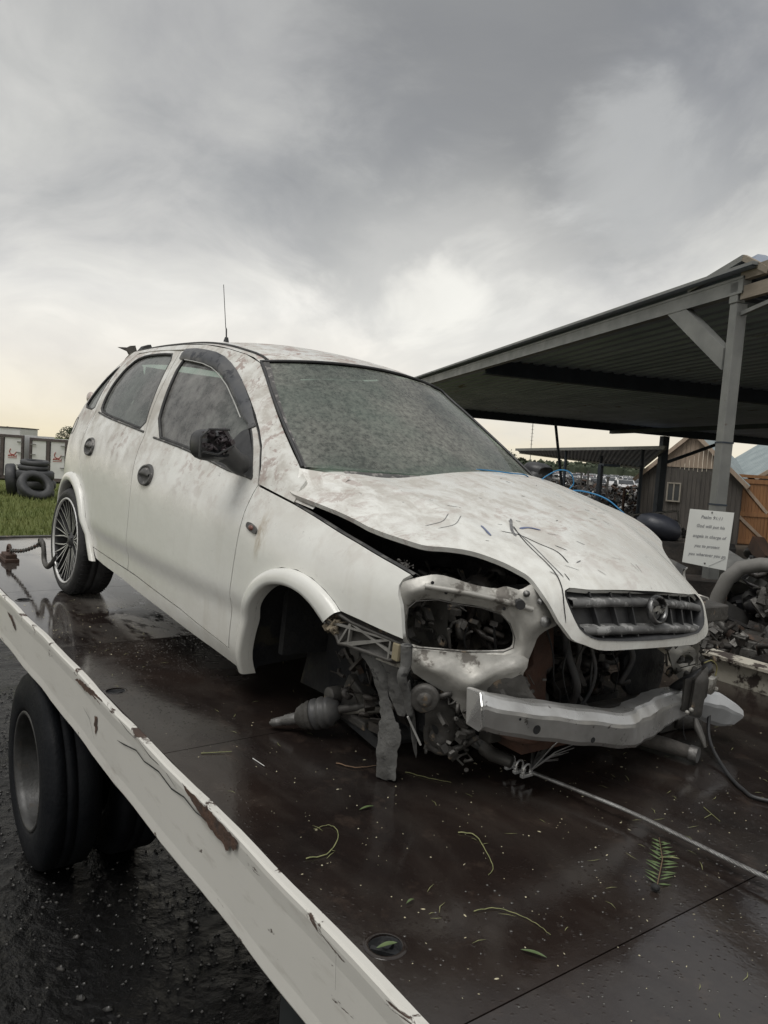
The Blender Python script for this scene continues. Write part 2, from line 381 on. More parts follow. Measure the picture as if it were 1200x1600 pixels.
# belt line: x -> w,z
BELT=[(-3.1,.60,1.03),(-2.95,.655,1.03),(-2.7,.70,1.025),(-2.3,.735,1.01),(-1.9,.745,.99),(-1.42,.742,.955),(-.9,.735,.905),(-.47,.715,.86),(-.2,.70,.83),(.3,.68,.77),(.7,.62,.70)]
LOW=[(.10,.70),(.17,.745),(.24,.775),(.34,.784),(.40,.787),(.435,.800),(.465,.8065),(.50,.807),(.62,.807),(.72,.804),(.80,.796),(.86,.78),(.92,.757),(.95,.742)]
TAPER=[(-3.1,.86),(-2.95,.90),(-2.75,.945),(-2.5,.975),(-2.2,.985),(-1.6,1.0),(-1.2,1.0),(-.8,.988),(-.45,.965),(0,.955),(.25,.93),(.45,.885),(.65,.80),(.8,.68)]
def side_w(x,z):
    wb,zb=_ip(BELT,x)
    if z<=zb:
        tp=_ip(TAPER,x)[0]
        # map z so that belt sits at .95 of LOW
        if z<.55: zz=z
        else: zz=.55+(z-.55)*(.95-.55)/(zb-.55)
        w=_ip(LOW,zz)[0]*tp
        # blend to the belt width
        e=max(0,(zz-.62)/.33);w+=(wb-.742*tp)*e*e*(3-2*e)
    else:
        ye,ze=_ip(EDGE,x);t=min(1.25,(z-zb)/max(.02,ze-zb))
        w=wb+(ye-wb)*t+ .028*4*t*(1-t)*(1 if t<1 else .5)*min(1,(ze-zb)/.3)
    # rear corner wrap
    xr=-3.03 if z<.95 else -3.03+.62*((z-.95)/.45)**1.6*.50
    d=x-xr
    if d<.28:
        d=max(d,0)/.28
        w*= (1-(1-d)**2.6*.42)
    return w
PROF=[(0,-.33,.978,.19,.22,-.082),(.15,-.16,.968,.175,.15,-.075),(.3,.02,.943,.165,.12,-.058),(.5,.26,.896,.150,.13,-.046),(.65,.44,.845,.165,.18,-.012),(.78,.60,.788,.25,.26,.030),(.86,.69,.744,.26,.33,.05),(.90,.728,.712,.22,.37,.06),(.94,.752,.66,.15,.38,.062),(.97,.77,.60,.12,.36,.05),(1,.775,.553,.10,.34,.035)]
def hood_p(s,y):
    x,z,k,m,ph=_ip(PROF,s)
    return (x-m*y*y,y,z-k*y*y-ph*y)
def wind_p(u,v):
    # u across -1..1 (near..far), v 0 bottom..1 top
    xe=-.31+(-.929+.31)*v;ze=.944+(1.336-.944)*v
    ye=_ip(EDGE,xe)[0]
    b=1-u*u
    return (xe+b*(.15-.05*v),u*ye,ze+b*(.012+.03*v))
def roof_p(x,y):
    ye,ze=_ip(EDGE,x);t=min(1.1,abs(y)/ye)
    cr=.052 if x<-1.2 else .052-.02*(x+1.2)/.27
    return (x,y,ze+cr*(1-t**2.4)+0.0)

BK={'head_out':[(0.402, -0.711, 0.687), (0.417, -0.69, 0.701), (0.434, -0.665, 0.711), (0.453, -0.636, 0.722), (0.474, -0.606, 0.721), (0.518, -0.54, 0.703), (0.555, -0.486, 0.698), (0.569, -0.465, 0.709), (0.582, -0.445, 0.705), (0.593, -0.429, 0.701), (0.612, -0.402, 0.725), (0.627, -0.379, 0.711), (0.651, -0.344, 0.651), (0.663, -0.326, 0.614), (0.642, -0.356, 0.593), (0.631, -0.373, 0.573), (0.627, -0.379, 0.54), (0.617, -0.394, 0.476), (0.615, -0.397, 0.432), (0.59, -0.433, 0.415), (0.562, -0.475, 0.397), (0.552, -0.49, 0.371), (0.542, -0.505, 0.303), (0.53, -0.523, 0.316), (0.519, -0.539, 0.352), (0.499, -0.569, 0.387), (0.461, -0.625, 0.418), (0.433, -0.666, 0.445), (0.422, -0.683, 0.462), (0.421, -0.684, 0.508), (0.413, -0.696, 0.553), (0.407, -0.705, 0.617)],
'head_hole':[(0.419, -0.687, 0.623), (0.43, -0.67, 0.644), (0.462, -0.623, 0.654), (0.494, -0.577, 0.647), (0.533, -0.519, 0.644), (0.565, -0.472, 0.631), (0.582, -0.446, 0.606), (0.592, -0.43, 0.566), (0.592, -0.431, 0.538), (0.577, -0.453, 0.524), (0.516, -0.543, 0.513), (0.49, -0.581, 0.513), (0.434, -0.665, 0.512), (0.423, -0.681, 0.536), (0.418, -0.688, 0.582)],
'head_bolt':[(0.637, -0.365, 0.622), (0.591, -0.433, 0.668), (0.474, -0.605, 0.678), (0.568, -0.466, 0.649), (0.601, -0.418, 0.697), (0.625, -0.382, 0.679), (0.467, -0.616, 0.445), (0.451, -0.639, 0.702)],
'lattice':[(0.169, -0.747, 0.548), (0.237, -0.732, 0.533), (0.391, -0.699, 0.522), (0.425, -0.691, 0.518), (0.429, -0.69, 0.474), (0.388, -0.699, 0.462), (0.235, -0.733, 0.464), (0.197, -0.741, 0.459), (0.186, -0.744, 0.478), (0.139, -0.754, 0.514)],
'rail_strip':[(0.214, -0.717, 0.455), (0.368, -0.684, 0.453), (0.434, -0.669, 0.461), (0.442, -0.667, 0.439), (0.344, -0.689, 0.437), (0.223, -0.715, 0.446)],
'flap_a':[(0.262, -0.722, 0.45), (0.297, -0.702, 0.408), (0.33, -0.683, 0.331), (0.341, -0.676, 0.278), (0.338, -0.678, 0.22), (0.347, -0.673, 0.119), (0.4, -0.643, 0.122), (0.399, -0.644, 0.172), (0.4, -0.643, 0.239), (0.395, -0.646, 0.256), (0.373, -0.658, 0.297), (0.352, -0.67, 0.352), (0.347, -0.673, 0.409), (0.314, -0.692, 0.449)],
'flap_b':[(0.314, -0.692, 0.451), (0.349, -0.672, 0.41), (0.355, -0.669, 0.352), (0.381, -0.654, 0.308), (0.389, -0.649, 0.291), (0.412, -0.636, 0.294), (0.403, -0.641, 0.347), (0.391, -0.648, 0.413), (0.365, -0.663, 0.437)],
'hang_strut':[(0.47, -0.719, 0.529), (0.47, -0.713, 0.47), (0.47, -0.722, 0.438), (0.47, -0.693, 0.376), (0.47, -0.676, 0.328)],
'hang_strip':[(0.45, -0.678, 0.433), (0.45, -0.658, 0.365), (0.45, -0.632, 0.286), (0.45, -0.61, 0.168), (0.45, -0.634, 0.22), (0.45, -0.65, 0.279), (0.45, -0.675, 0.349)],
'rod':[(0.46, -0.675, 0.315), (0.46, -0.614, 0.223)],
'horn':[(0.5, -0.657, 0.379), (0.5, -0.614, 0.373)],
'arm':[(0.447, -0.589, 0.368), (0.477, -0.545, 0.361), (0.501, -0.508, 0.336), (0.499, -0.512, 0.249), (0.487, -0.53, 0.212), (0.472, -0.553, 0.202), (0.455, -0.577, 0.213), (0.446, -0.591, 0.26), (0.442, -0.597, 0.317)],
'armhole':[(0.455, -0.578, 0.281), (0.468, -0.558, 0.269), (0.468, -0.558, 0.244), (0.458, -0.572, 0.258)],
'rust_post':[(0.5, -0.24, 0.547), (0.5, -0.147, 0.562), (0.5, -0.12, 0.424), (0.5, -0.151, 0.411), (0.5, -0.133, 0.288), (0.5, -0.233, 0.295), (0.5, -0.25, 0.416), (0.5, -0.218, 0.433)],
'crash_box':[(0.542, -0.488, 0.441), (0.556, -0.466, 0.47), (0.571, -0.443, 0.476), (0.584, -0.422, 0.463), (0.605, -0.388, 0.462), (0.609, -0.382, 0.435), (0.647, -0.321, 0.354), (0.611, -0.378, 0.353), (0.55, -0.476, 0.374)],
'beam_top':[(0.63, -0.576, 0.417), (0.665, -0.588, 0.439), (0.7, -0.472, 0.414), (0.735, -0.292, 0.386), (0.765, -0.103, 0.356), (0.74, 0.013, 0.353), (0.7, 0.174, 0.352), (0.675, 0.345, 0.344), (0.665, 0.463, 0.331)],
'beam_mid':[(0.66, -0.623, 0.394), (0.69, -0.608, 0.413), (0.725, -0.494, 0.392), (0.76, -0.319, 0.365), (0.79, -0.123, 0.333), (0.765, 0.0, 0.323), (0.725, 0.161, 0.324), (0.7, 0.322, 0.321), (0.69, 0.437, 0.306)],
'beam_bot':[(0.65, -0.611, 0.354), (0.68, -0.586, 0.344), (0.715, -0.47, 0.32), (0.75, -0.291, 0.289), (0.78, -0.086, 0.257), (0.755, 0.044, 0.243), (0.715, 0.213, 0.249), (0.69, 0.363, 0.259), (0.68, 0.468, 0.251)],
'vbrk':[(0.72, 0.287, 0.407), (0.72, 0.382, 0.41), (0.72, 0.409, 0.385), (0.72, 0.398, 0.265), (0.72, 0.297, 0.296)],
'vbrk2':[(0.74, 0.306, 0.411), (0.74, 0.364, 0.453), (0.74, 0.391, 0.385), (0.74, 0.367, 0.272), (0.74, 0.304, 0.289)],
'hose':[(0.6, 0.377, 0.299), (0.66, 0.352, 0.363), (0.7, 0.367, 0.401), (0.7, 0.439, 0.425), (0.68, 0.462, 0.435)],
'wire_loop':[(0.7, 0.414, 0.446), (0.7, 0.461, 0.45), (0.7, 0.501, 0.424), (0.7, 0.5, 0.383), (0.7, 0.501, 0.364)],
'rpanel':[(0.6, 0.355, 0.477), (0.6, 0.525, 0.471), (0.6, 0.578, 0.367), (0.6, 0.509, 0.331), (0.58, 0.476, 0.342), (0.58, 0.42, 0.387)],
'rpanel_hole':[(0.6, 0.429, 0.432), (0.6, 0.478, 0.444), (0.6, 0.521, 0.424), (0.6, 0.517, 0.406), (0.6, 0.452, 0.407)],
'darkpanel':[(0.48, 0.271, 0.44), (0.48, 0.528, 0.427), (0.48, 0.54, 0.313), (0.48, 0.491, 0.215), (0.48, 0.396, 0.232), (0.48, 0.3, 0.297)],}
# ------------------------------------------------------------------ ground
def gmat():
    m,t,b,o=custom('wet_ground')
    s=N(t,'ShaderNodeSeparateXYZ',ins={0:o})
    n=noise(t,o,.9,6,.6);n2=noise(t,o,7,6,.7)
    dirt=mixc(t,n2,(.003,.003,.0035),(.008,.0078,.0075))
    grass=mixc(t,noise(t,o,3,6,.7),(.08,.105,.03),(.14,.155,.05))
    dry=N(t,'ShaderNodeMapRange',ins={0:s.outputs[1],1:3.8,2:5.2,3:0.,4:1.}).outputs[0];dirt=mixc(t,dry,dirt,mixc(t,n2,(.055,.047,.038),(.12,.10,.08)))
    g=mth(t,'ADD',mth(t,'MULTIPLY',s.outputs[0],-1.),mth(t,'MULTIPLY',n,3.))
    g=N(t,'ShaderNodeMapRange',ins={0:g,1:11.,2:12.5,3:0.,4:1.}).outputs[0]
    g2=N(t,'ShaderNodeMapRange',ins={0:mth(t,'ADD',mth(t,'ADD',mth(t,'MULTIPLY',s.outputs[0],.396),mth(t,'MULTIPLY',s.outputs[1],.918)),n),1:2.,2:3.,3:1.,4:0.}).outputs[0]
    far=N(t,'ShaderNodeMapRange',ins={0:mth(t,'ADD',s.outputs[1],mth(t,'MULTIPLY',n,8.)),1:40.,2:44.,3:0.,4:.8}).outputs[0]
    g=mth(t,'MAXIMUM',mth(t,'MULTIPLY',g,g2),mth(t,'MULTIPLY',far,mth(t,'MULTIPLY',ramp(t,noise(t,o,.12,3),[(.4,0.),(.6,1.)]),1.)))
    col=mixc(t,g,dirt,grass);t.links.new(col,b.inputs['Base Color'])
    wet=ramp(t,noise(t,o,1.6,4,.6),[(.40,.05),(.62,.38)])
    b.inputs['Specular IOR Level'].default_value=.16;wet=mixc(t,dry,wet,(.85,.85,.85));r=mixc(t,g,wet,(.8,.8,.8));t.links.new(r,b.inputs['Roughness'])
    bp=N(t,'ShaderNodeBump',ins={'Strength':1.,'Distance':.028,'Height':mth(t,'ADD',noise(t,o,9,7,.65),mth(t,'MULTIPLY',N(t,'ShaderNodeTexVoronoi',ins={'Vector':o,'Scale':13.}).outputs[0],.35))});t.links.new(bp.outputs[0],b.inputs['Normal'])
    return m
g=G();g.add([(-900,-700,0),(700,-700,0),(700,900,0),(-900,900,0)],[(0,1,2,3)])
g.build('ground',gmat(),M4=I4,origin=(0,0,0),kind='structure')
GRS=M('meadow_grass',(.12,.155,.04),(.18,.195,.06),.8,.6,.8,c3=(.19,.17,.07),t3=.66,sc3=3)
rng=random.Random(3);g=G();V=[];F=[]
for k in range(30000):
    u=rng.random()**1.3;x=-15.0-u*20+rng.gauss(0,.8);y=1.4+rng.random()*(8.5+u*3)+rng.gauss(0,.5)
    if not(.9<(-x)*.0+y): continue
    h=rng.uniform(.06,.17)*(1.5 if rng.random()<.06 else 1);a=rng.uniform(0,6.28);w=rng.uniform(.006,.013)*(1+u);dx,dy=math.cos(a)*w,math.sin(a)*w;b=rng.uniform(-.5,.5)*h;q=rng.uniform(-.5,.5)*h
    n=len(V);V+=[(x-dx,y-dy,0),(x+dx,y+dy,0),(x+b,y+q,h)];F.append((n,n+1,n+2))
me=bpy.data.meshes.new('grass');me.from_pydata(V,[],F);me.materials.append(GRS);tag(link('grass',me,None,I4),'wet green grass growing behind the tow truck','grass',kind='stuff')
# stones in the puddled yard beside the truck
ST=M('wet_stone',(.02,.02,.02),(.06,.058,.055),6,.10,.35,bump=.5,bsc=30,spec=.7)
g=G();rng=random.Random(5)
for k in range(3600):
    x=rng.uniform(-7.2,-1.2);y=rng.uniform(-.9,2.2)
    r=rng.uniform(.005,.013)*(2.2 if rng.random()<.05 else 1);g.ball((x,y,r*.1),(r,r*rng.uniform(.5,1),r*.5),5,Matrix.Rotation(rng.uniform(0,6.28),3,'Z'))
g.build('wet_stones',ST,M4=I4,origin=(0,0,0),label='wet stones in the muddy puddles beside the truck wheel',cat='stones',kind='stuff')
# ------------------------------------------------------------------ far land
TREE=M('far_foliage',(.045,.06,.04),(.08,.095,.06),.25,.9)
rng=random.Random(8);g=G()
def clump(g,x,y,z,r,n,rng,leaf):
    V=[];F=[]
    for k in range(n):
        a=rng.uniform(0,6.28);t=math.acos(rng.uniform(-1,1));q=r*rng.uniform(.6,1)
        p=Vector((x+q*math.sin(t)*math.cos(a),y+q*math.sin(t)*math.sin(a),z+q*.8*math.cos(t)))
        d=Vector((rng.uniform(-1,1),rng.uniform(-1,1),rng.uniform(-1,1))).normalized();e=d.orthogonal().normalized()
        i=len(V);V+=[p-d*leaf,p+e*leaf,p+d*leaf,p-e*leaf*.8];F.append((i,i+1,i+2,i+3))
    g.add(V,F)
for k in range(380):
    a=math.radians(rng.uniform(85,159));D=rng.uniform(300,380);x=math.cos(a)*D;y=math.sin(a)*D
    h=rng.uniform(3.2,5.2)*(1.05+.12*math.sin(a*37))
    g.box((x,y,h*.35),(7,7,h*.7));clump(g,x,y,h*.55,h*.7,70,rng,.75)
g.build('tree_line',TREE,M4=I4,origin=(0,0,0),label='far line of trees along the horizon beyond the parked cars',cat='trees',kind='stuff')
TRK=M('bark',(.06,.05,.04),None,5,.9)
def tree(x,y,h,w,label,seed):
    r=random.Random(seed);t=empty('tree',Matrix.Translation((x,y,0)),label,'tree')
    q=G();q.tube([(0,0,0),(.1,0,h*.4),(0,.1,h*.75)],[h*.035,h*.025,h*.012],6)
    for k in range(5):
        a=r.uniform(0,6.28);q.tube([(0,0,h*(.35+.07*k)),(math.cos(a)*w*.5,math.sin(a)*w*.5,h*(.55+.07*k))],[h*.012,h*.005],5)
    q.build('trunk',TRK,t);q=G()
    for k in range(14):
        a=r.uniform(0,6.28);d=r.uniform(0,w*.55);clump(q,math.cos(a)*d,math.sin(a)*d,h*r.uniform(.5,.92),w*.28,110,r,h*.028)
    q.build('crown',TREE,t)
tree(-148,37.6,3.6,3.4,'small bushy tree showing above the right box van body',1)
tree(-150,27.6,3.4,1.4,'thin pointed tree showing between the two box van bodies',2)
tree(-112,110,4.6,7,'broad dark tree on the horizon left of the thin mast',4)
q=G();q.tube([(0,0,0),(0,0,16)],.12,5);
for k in range(6): q.bar((-.6,0,9+k*1.1),(.6,0,9+k*1.1),.08,.08)
q.build('radio_mast',STL,M4=Matrix.Translation((-170,178,0)),origin=(0,0,0),label='thin radio mast on the horizon under the far carport',cat='mast')
# parked cars far off
CW=[M('car_white',(.62,.62,.62),None,1,.3),M('car_silver',(.35,.36,.37),None,1,.3,metal=.4),M('car_dark',(.05,.055,.065),None,1,.3),M('car_red',(.20,.03,.03),None,1,.3)]
CG=M('car_window_far',(.03,.035,.04),(.05,.055,.06),1,.1,.15)
def far_car(mat,L):
    w=.85;prof=[(-L,.25),(-L,.85),(-L*.86,.98),(-L*.62,1.42),(L*.12,1.45),(L*.48,1.0),(L*.93,.86),(L,.6),(L,.25)]
    t=empty('parked_car',I4,'x','car');q=G()
    q.prism([(x,-w,z) for x,z in prof],(0,2*w,0));q.build('body',mat,t,bevel=.06)
    q=G();q.prism([(L*.46,-w*.9,1.03),(L*.15,-w*.82,1.40),(L*.15,w*.82,1.40),(L*.46,w*.9,1.03)],(.03,0,.03))
    q.build('windscreen',CG,t)
    q=G()
    for s in (-1,1): q.prism([(-L*.72,s*w*1.003,1.0),(-L*.56,s*w*1.003,1.36),(L*.08,s*w*1.003,1.38),(L*.36,s*w*1.003,1.02)],(0,s*.01,0))
    q.build('side_window',CG,t)
    for sx_ in (-.62,.62):
        for s in (-1,1):
            q=G();q.lathe([(0,-.1),(.30,-.1),(.32,0),(.30,.1),(0,.1)],(sx_*L,s*(w-.05),.32),(0,1,0),12);q.build('wheel',RUB,t)
    return t
protos=[far_car(CW[0],2.0),far_car(CW[1],2.1),far_car(CW[2],1.95),far_car(CW[3],1.9)]
used=set();rng=random.Random(21);cdir=lambda px:math.radians(144.0)-math.atan((px-600)/1233.3)
nm=['white','silver grey','dark','red'];pos_w=['second','middle','distant','farthest']
for ri,D in enumerate((78,88,99,112,127,145,166,190)):
    sp=2.7/ D*1233*1.02;px=838+rng.uniform(0,10)
    while px<1045:
        if rng.random()<.9:
            k=rng.choices([0,1,2,3],[.62,.2,.12,.06])[0]
            t=protos[k] if k not in used else copy_tree(protos[k])
            used.add(k);a=cdir(px);d=D+rng.uniform(-1.2,1.2)
            d/=math.cos(math.atan((px-600)/1233.3))
            t.matrix_world=Matrix.Translation((math.cos(a)*d,math.sin(a)*d,0))@Matrix.Rotation(a+math.pi+rng.uniform(-.35,.35),4,'Z')
            rw=('nearest','second','third','fourth','fifth','sixth','seventh','farthest')[ri];t['label']='%s car in the %s row of cars parked beyond the scrap heaps'%(nm[k],rw);t['group']='%s cars in the %s row'%(nm[k],rw)
        px+=sp*rng.uniform(.95,1.2)
# ------------------------------------------------------------------ junk
def rot(r): return Matrix.Rotation(r.uniform(0,6.28),3,Vector((r.uniform(-1,1),r.uniform(-1,1),r.uniform(-1,1))).normalized())
def junk(g,c,d,n,seed,size=1.,dome=True):
    r=random.Random(seed)
    for k in range(n):
        u,v=r.uniform(-1,1),r.uniform(-1,1);hz_=d[2]*(max(.05,1-(u*u+v*v)*.5) if dome else 1)
        p=Vector((c[0]+u*d[0]/2,c[1]+v*d[1]/2,c[2]+r.random()**.7*hz_));s=r.uniform(.04,.16)*size;R=rot(r);q=r.random()
        if q<.35: g.box(p,(s*r.uniform(.6,2.2),s*r.uniform(.3,1.3),s*r.uniform(.2,1)),R)
        elif q<.6:
            e=R@Vector((s*r.uniform(.8,2.4),0,0));m=R@Vector((0,s*r.uniform(-1,1),s*r.uniform(-1,1)))
            g.tube([p-e*.5,p-e*.2+m,p+e*.2+m*.6,p+e*.5],s*r.uniform(.08,.22),6)
        elif q<.85:
            a=R@Vector((0,0,1));g.lathe([(s*.2,-s*.2),(s*.7,-s*.2),(s*.75,0),(s*.7,s*.2),(s*.2,s*.25)],p,a,10)
        else:
            e=R@Vector((s*1.3,0,0));g.bar(p-e,p+e,s*.18,s*.12)
    return g
JK=[M('scrap_black',(.018,.018,.02),(.035,.033,.032),5,.4,.7),M('scrap_steel',(.10,.098,.095),(.05,.047,.044),4,.4,.7,metal=.4),M('scrap_rust',(.10,.055,.035),(.05,.035,.028),5,.7,.9),M('scrap_pale',(.30,.30,.29),(.18,.18,.17),5,.4,.7)]
def pile(x,y,d,n,seed,label,size):
    t=empty('scrap_heap',Matrix.Translation((x,y,0)),label,'scrap heap')
    for i,(m,f) in enumerate(zip(JK,(.5,.28,.12,.10))):
        junk(G(),(0,0,0),d,int(n*f),seed*7+i,size).build(('dark_scrap','steel_scrap','rusty_scrap','pale_scrap')[i],m,t,kind='stuff')
def dirp(px,D):
    a=cdir(px);d=D/math.cos(math.atan((px-600)/1233.3));return math.cos(a)*d,math.sin(a)*d
for px,D,w,h,n,lb in ((885,52,7,1.7,500,'long dark heap of car parts below the thin leaning pole'),(925,49,6,1.6,500,'rounded dark heap of scrap behind the strip of grass'),(965,40,5,1.5,450,'low scrap heap right of the strip of grass'),(1000,31,4,1.9,500,'tall tangled scrap heap beside the wooden shed'),(1015,22,2.6,1.1,350,'near scrap heap with pale frames by the steel post'),(860,60,7,1.5,350,'distant scrap heap seen past the bonnet edge'),(985,26,2.2,1.0,260,'small heap of dark hoses in front of the tangled scrap')):
    x,y=dirp(px,D);pile(x,y,(w,w*.8,h),n,int(px),lb,D/26)
for i,(px,D,h,lb) in enumerate(((906,47,2.0,'pale post standing in the scrap left of the others'),(917,46,2.1,'pale post standing in the middle of the scrap'),(948,38,1.9,'slanted pale post above the strip of grass'),(962,33,1.5,'rusty post right of the strip of grass'),(975,30,1.6,'short post in front of the tangled scrap'))):
    x,y=dirp(px,D);q=G();q.box((0,0,h/2),(.08,.08,h)).box((0,0,h),(.2,.06,.06));q.build('post',JK[1] if i<3 else JK[2],M4=Matrix.Translation((x,y,0)),origin=(0,0,0),label=lb,cat='post')
# pale tubular frame lying by the shed
x,y=dirp(1005,20);q=G();q.tube([(-.7,0,.5),(.9,0,.75)],.025,6).tube([(-.2,0,.55),(-.7,.1,0)],.025,6).tube([(.9,0,.75),(1.1,.2,0)],.025,6).tube([(.3,0,.66),(.1,.4,0)],.025,6)
q.build('tube_frame',JK[3],M4=Matrix.Translation((x,y,.55))@Matrix.Rotation(.9,4,'Z'),origin=(0,0,0),label='pale tubular frame lying on scrap beside the steel post',cat='frame')
# ------------------------------------------------------------------ box bodies and tyres on the left
BXW=M('box_white',(.66,.66,.66),(.58,.58,.57),2,.4,.6);BXD=M('box_frame_dark',(.05,.04,.04),(.10,.08,.075),3,.6);BXR=M('red_print',(.42,.07,.05),None,5,.6)
def boxbody(M4,w,h,d,label):
    t=empty('van_body',M4,label,'van body')
    q=G();q.box((0,d/2+.03,h/2+.15),(w,d,h-.3));q.build('shell',BXW,t)
    fr=G()
    for x in (-w/2+.05,w/2-.05): fr.box((x,-.04,h/2),(.10,.10,h))
    fr.box((0,-.04,h-.06),(w-.2,.10,.12)).box((0,-.04,.15),(w-.2,.10,.14)).box((0,-.04,h/2-.01),(.13,.10,h-.26));fr.build('door_frame',BXD,t)
    for s in (-1,1):
        q=G();q.box((s*w/4,-.03,h/2+.05),(w/2-.23,.04,h-.36));dd=q.build('door',BXW,t)
        for zz in (.35,.62,.85):
            k=G();k.box((s*(w/2-.17),-.10,h*zz),(.22,.03,.05));k.build('hinge',STL,dd)
    # red print on the right door: curved horns over a scrawl of letters
    q=G()
    cx0=w/4
    def stroke(P,r=.018): q.tube([(cx0+a*.5,-.058,h*.56+b*.5) for a,b in P],r,5)
    stroke([(-.05,.05),(-.22,.12),(-.30,.30),(-.24,.50),(-.18,.56)]);stroke([(-.05,.05),(.12,.05),(.26,.18),(.32,.32)]);
    stroke([(-.40,-.12),(-.36,.02),(-.30,-.12),(-.24,.04),(-.2,-.1)]);stroke([(-.14,-.12),(-.12,.02),(-.04,-.02),(-.12,-.06)]);stroke([(.02,-.14),(.05,.0),(.10,-.08),(.15,.0),(.18,-.14)]);stroke([(.24,-.12),(.34,-.12),(.32,.02)]);stroke([(-.42,-.26),(.38,-.24)],.010)
    q.build('red_emblem',BXR,t)
    q=G()
    for s in (-1,1): q.box((s*w*.3,.5,.08),(.15,.6,.16));q.box((s*w*.3,d-.5,.08),(.15,.6,.16))
    q.build('skid',BXD,t)
def faceM(x0,y0,x1,y1,z=0.):
    v=Vector((x1-x0,y1-y0,0));a=math.atan2(v.y,v.x);return Matrix.Translation(((x0+x1)/2,(y0+y1)/2,z))@Matrix.Rotation(a,4,'Z'),v.length
m4,w=faceM(-38.72,8.08,-37.76,9.48);boxbody(m4,w,2.02,3.2,'white box van body with dark door frame, right of the pair')
m4,w=faceM(-40.05,6.30,-38.9,7.86);boxbody(m4,w,2.10,3.2,'white box van body with dark door frame at the left edge')
m4,w=faceM(-45.4,5.4,-43.6,8.6);q=G();q.box((0,1.4,1.21),(w,2.8,2.42));t=empty('white_container',m4,'plain white container behind the left van body, roof higher','container');q.build('shell',BXW,t,bevel=.03);q=G();q.box((0,1.4,2.45),(w+.1,2.9,.05));q.build('roof_lip',BXD,t)
TYM=M('old_tyre',(.03,.031,.034),(.055,.056,.058),3,.5,.7,bump=.4,bsc=25)
def tyre(name,M4,R,w,label,group=None):
    q=G();h=w/2;q.lathe([(R*.56,-h*.8),(R*.75,-h),(R*.93,-h*.9),(R,-h*.6),(R,h*.6),(R*.93,h*.9),(R*.75,h),(R*.56,h*.8),(R*.6,0)],(0,0,0),(0,0,1),28,closed=True)
    q2=[]
    return q.build(name,TYM,M4=M4,origin=(0,0,0),label=label,cat='tyre',group=group)
bx,by_=-29.35,6.36
for i,(dx,r,w,z,lb) in enumerate(((0,.60,.30,.15,'bottom tyre of the stack behind the leaning tyre'),(.02,.60,.30,.45,'second tyre from the bottom of the stack'),(-.02,.62,.34,.77,'thick tyre, third from the bottom of the stack'),(-.05,.50,.17,1.03,'thin tyre near the top of the stack, grey rim line'),(-.03,.47,.17,1.20,'topmost tyre of the stack'))):
    tyre('tyre',Matrix.Translation((bx+dx,by_+dx*2,z+.0))@Matrix.Rotation(.02*i,4,'Y'),r,w,lb,'tyres stacked on the grass')
cd=Vector((.978,-.21,0))
tyre('tyre',Matrix.Translation((-28.25,6.10,.46))@Matrix.Rotation(math.radians(102),4,'Z')@Matrix.Rotation(math.radians(50),4,'X'),.58,.30,'tyre leaning against the stack, its open hole facing the camera','tyres stacked on the grass')
tyre('tyre',Matrix.Translation((-29.85,5.66,.56))@Matrix.Rotation(math.radians(75),4,'Z')@Matrix.Rotation(math.radians(84),4,'Y')@I4,.56,.34,'tyre standing upright left of the stack, tread facing the camera')
for i,(z,r) in enumerate(((.17,.58),(.50,.6),(.83,.56),(1.12,.5))):
    tyre('tyre',Matrix.Translation((-30.35,4.75,z)),r,.32,('bottom tyre','second tyre','third tyre','top tyre')[i]+' of the stack cut by the left edge')
# ------------------------------------------------------------------ carports
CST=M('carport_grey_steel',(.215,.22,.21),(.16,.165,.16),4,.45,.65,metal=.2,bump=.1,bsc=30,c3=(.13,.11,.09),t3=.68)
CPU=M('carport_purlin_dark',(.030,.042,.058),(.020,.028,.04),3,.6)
CRS=M('roof_sheet_blue_grey',(.31,.35,.42),(.21,.245,.30),2.,.45,.65,metal=.3,c3=(.11,.085,.065),t3=.63,sc3=3.,stretch=(.25,1,1))
ct=empty('carport',CP,'steel carport with corrugated roof on grey posts right of the car','carport')
ZR=3.74
def corr(g,x0,x1,y0,y1,z,pitch=.19,dep=.035,zf=None,seg=10):
    P=[];y=y0;n=int(round((y1-y0)/pitch))
    for k in range(n):
        b=y0+k*pitch
        for dy,dd in ((0,0),(.35,0),(.47,dep),(.83,dep),(.95,0)): P.append((b+dy*pitch,dd))
    P.append((y1,0));V=[];F=[];m=len(P)
    xs=[x0+(x1-x0)*i/seg for i in range(seg+1)]
    for x in xs:
        for yy,dd in P: V.append((x,yy,(zf(x,yy) if zf else z)+dd))
    for i in range(seg):
        for k in range(m-1): F.append((i*m+k,(i+1)*m+k,(i+1)*m+k+1,i*m+k+1))
    g.add(V,F);k=len(V);return g
rgs=random.Random(4)
for k in range(19):
    q=G();y0=-.10+k*.76;corr(q,-.25,15.9,y0,y0+.76,ZR,zf=lambda x,y:ZR+.003*math.sin(x*1.1))
    q.build('roof_sheet',CRS,ct)
q=G();q.box((7.9,0,3.645),(16.0,.07,.13)).box((7.9,-.03,3.70),(16.0,.02,.02)).box((7.9,-.03,3.59),(16.,.02,.02));q.build('edge_beam',CST,ct)
q=G();q.box((7.9,-.06,3.765),(16.3,.05,.025));q.build('roof_flashing',CST,ct)
for x in (0.05,5.9,15.75):
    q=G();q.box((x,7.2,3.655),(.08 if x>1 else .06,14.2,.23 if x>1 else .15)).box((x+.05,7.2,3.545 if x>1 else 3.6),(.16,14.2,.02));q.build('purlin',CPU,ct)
q=G();q.box((7.9,7.6,3.50),(15.9,.10,.10));q.build('cross_beam',CPU,ct)
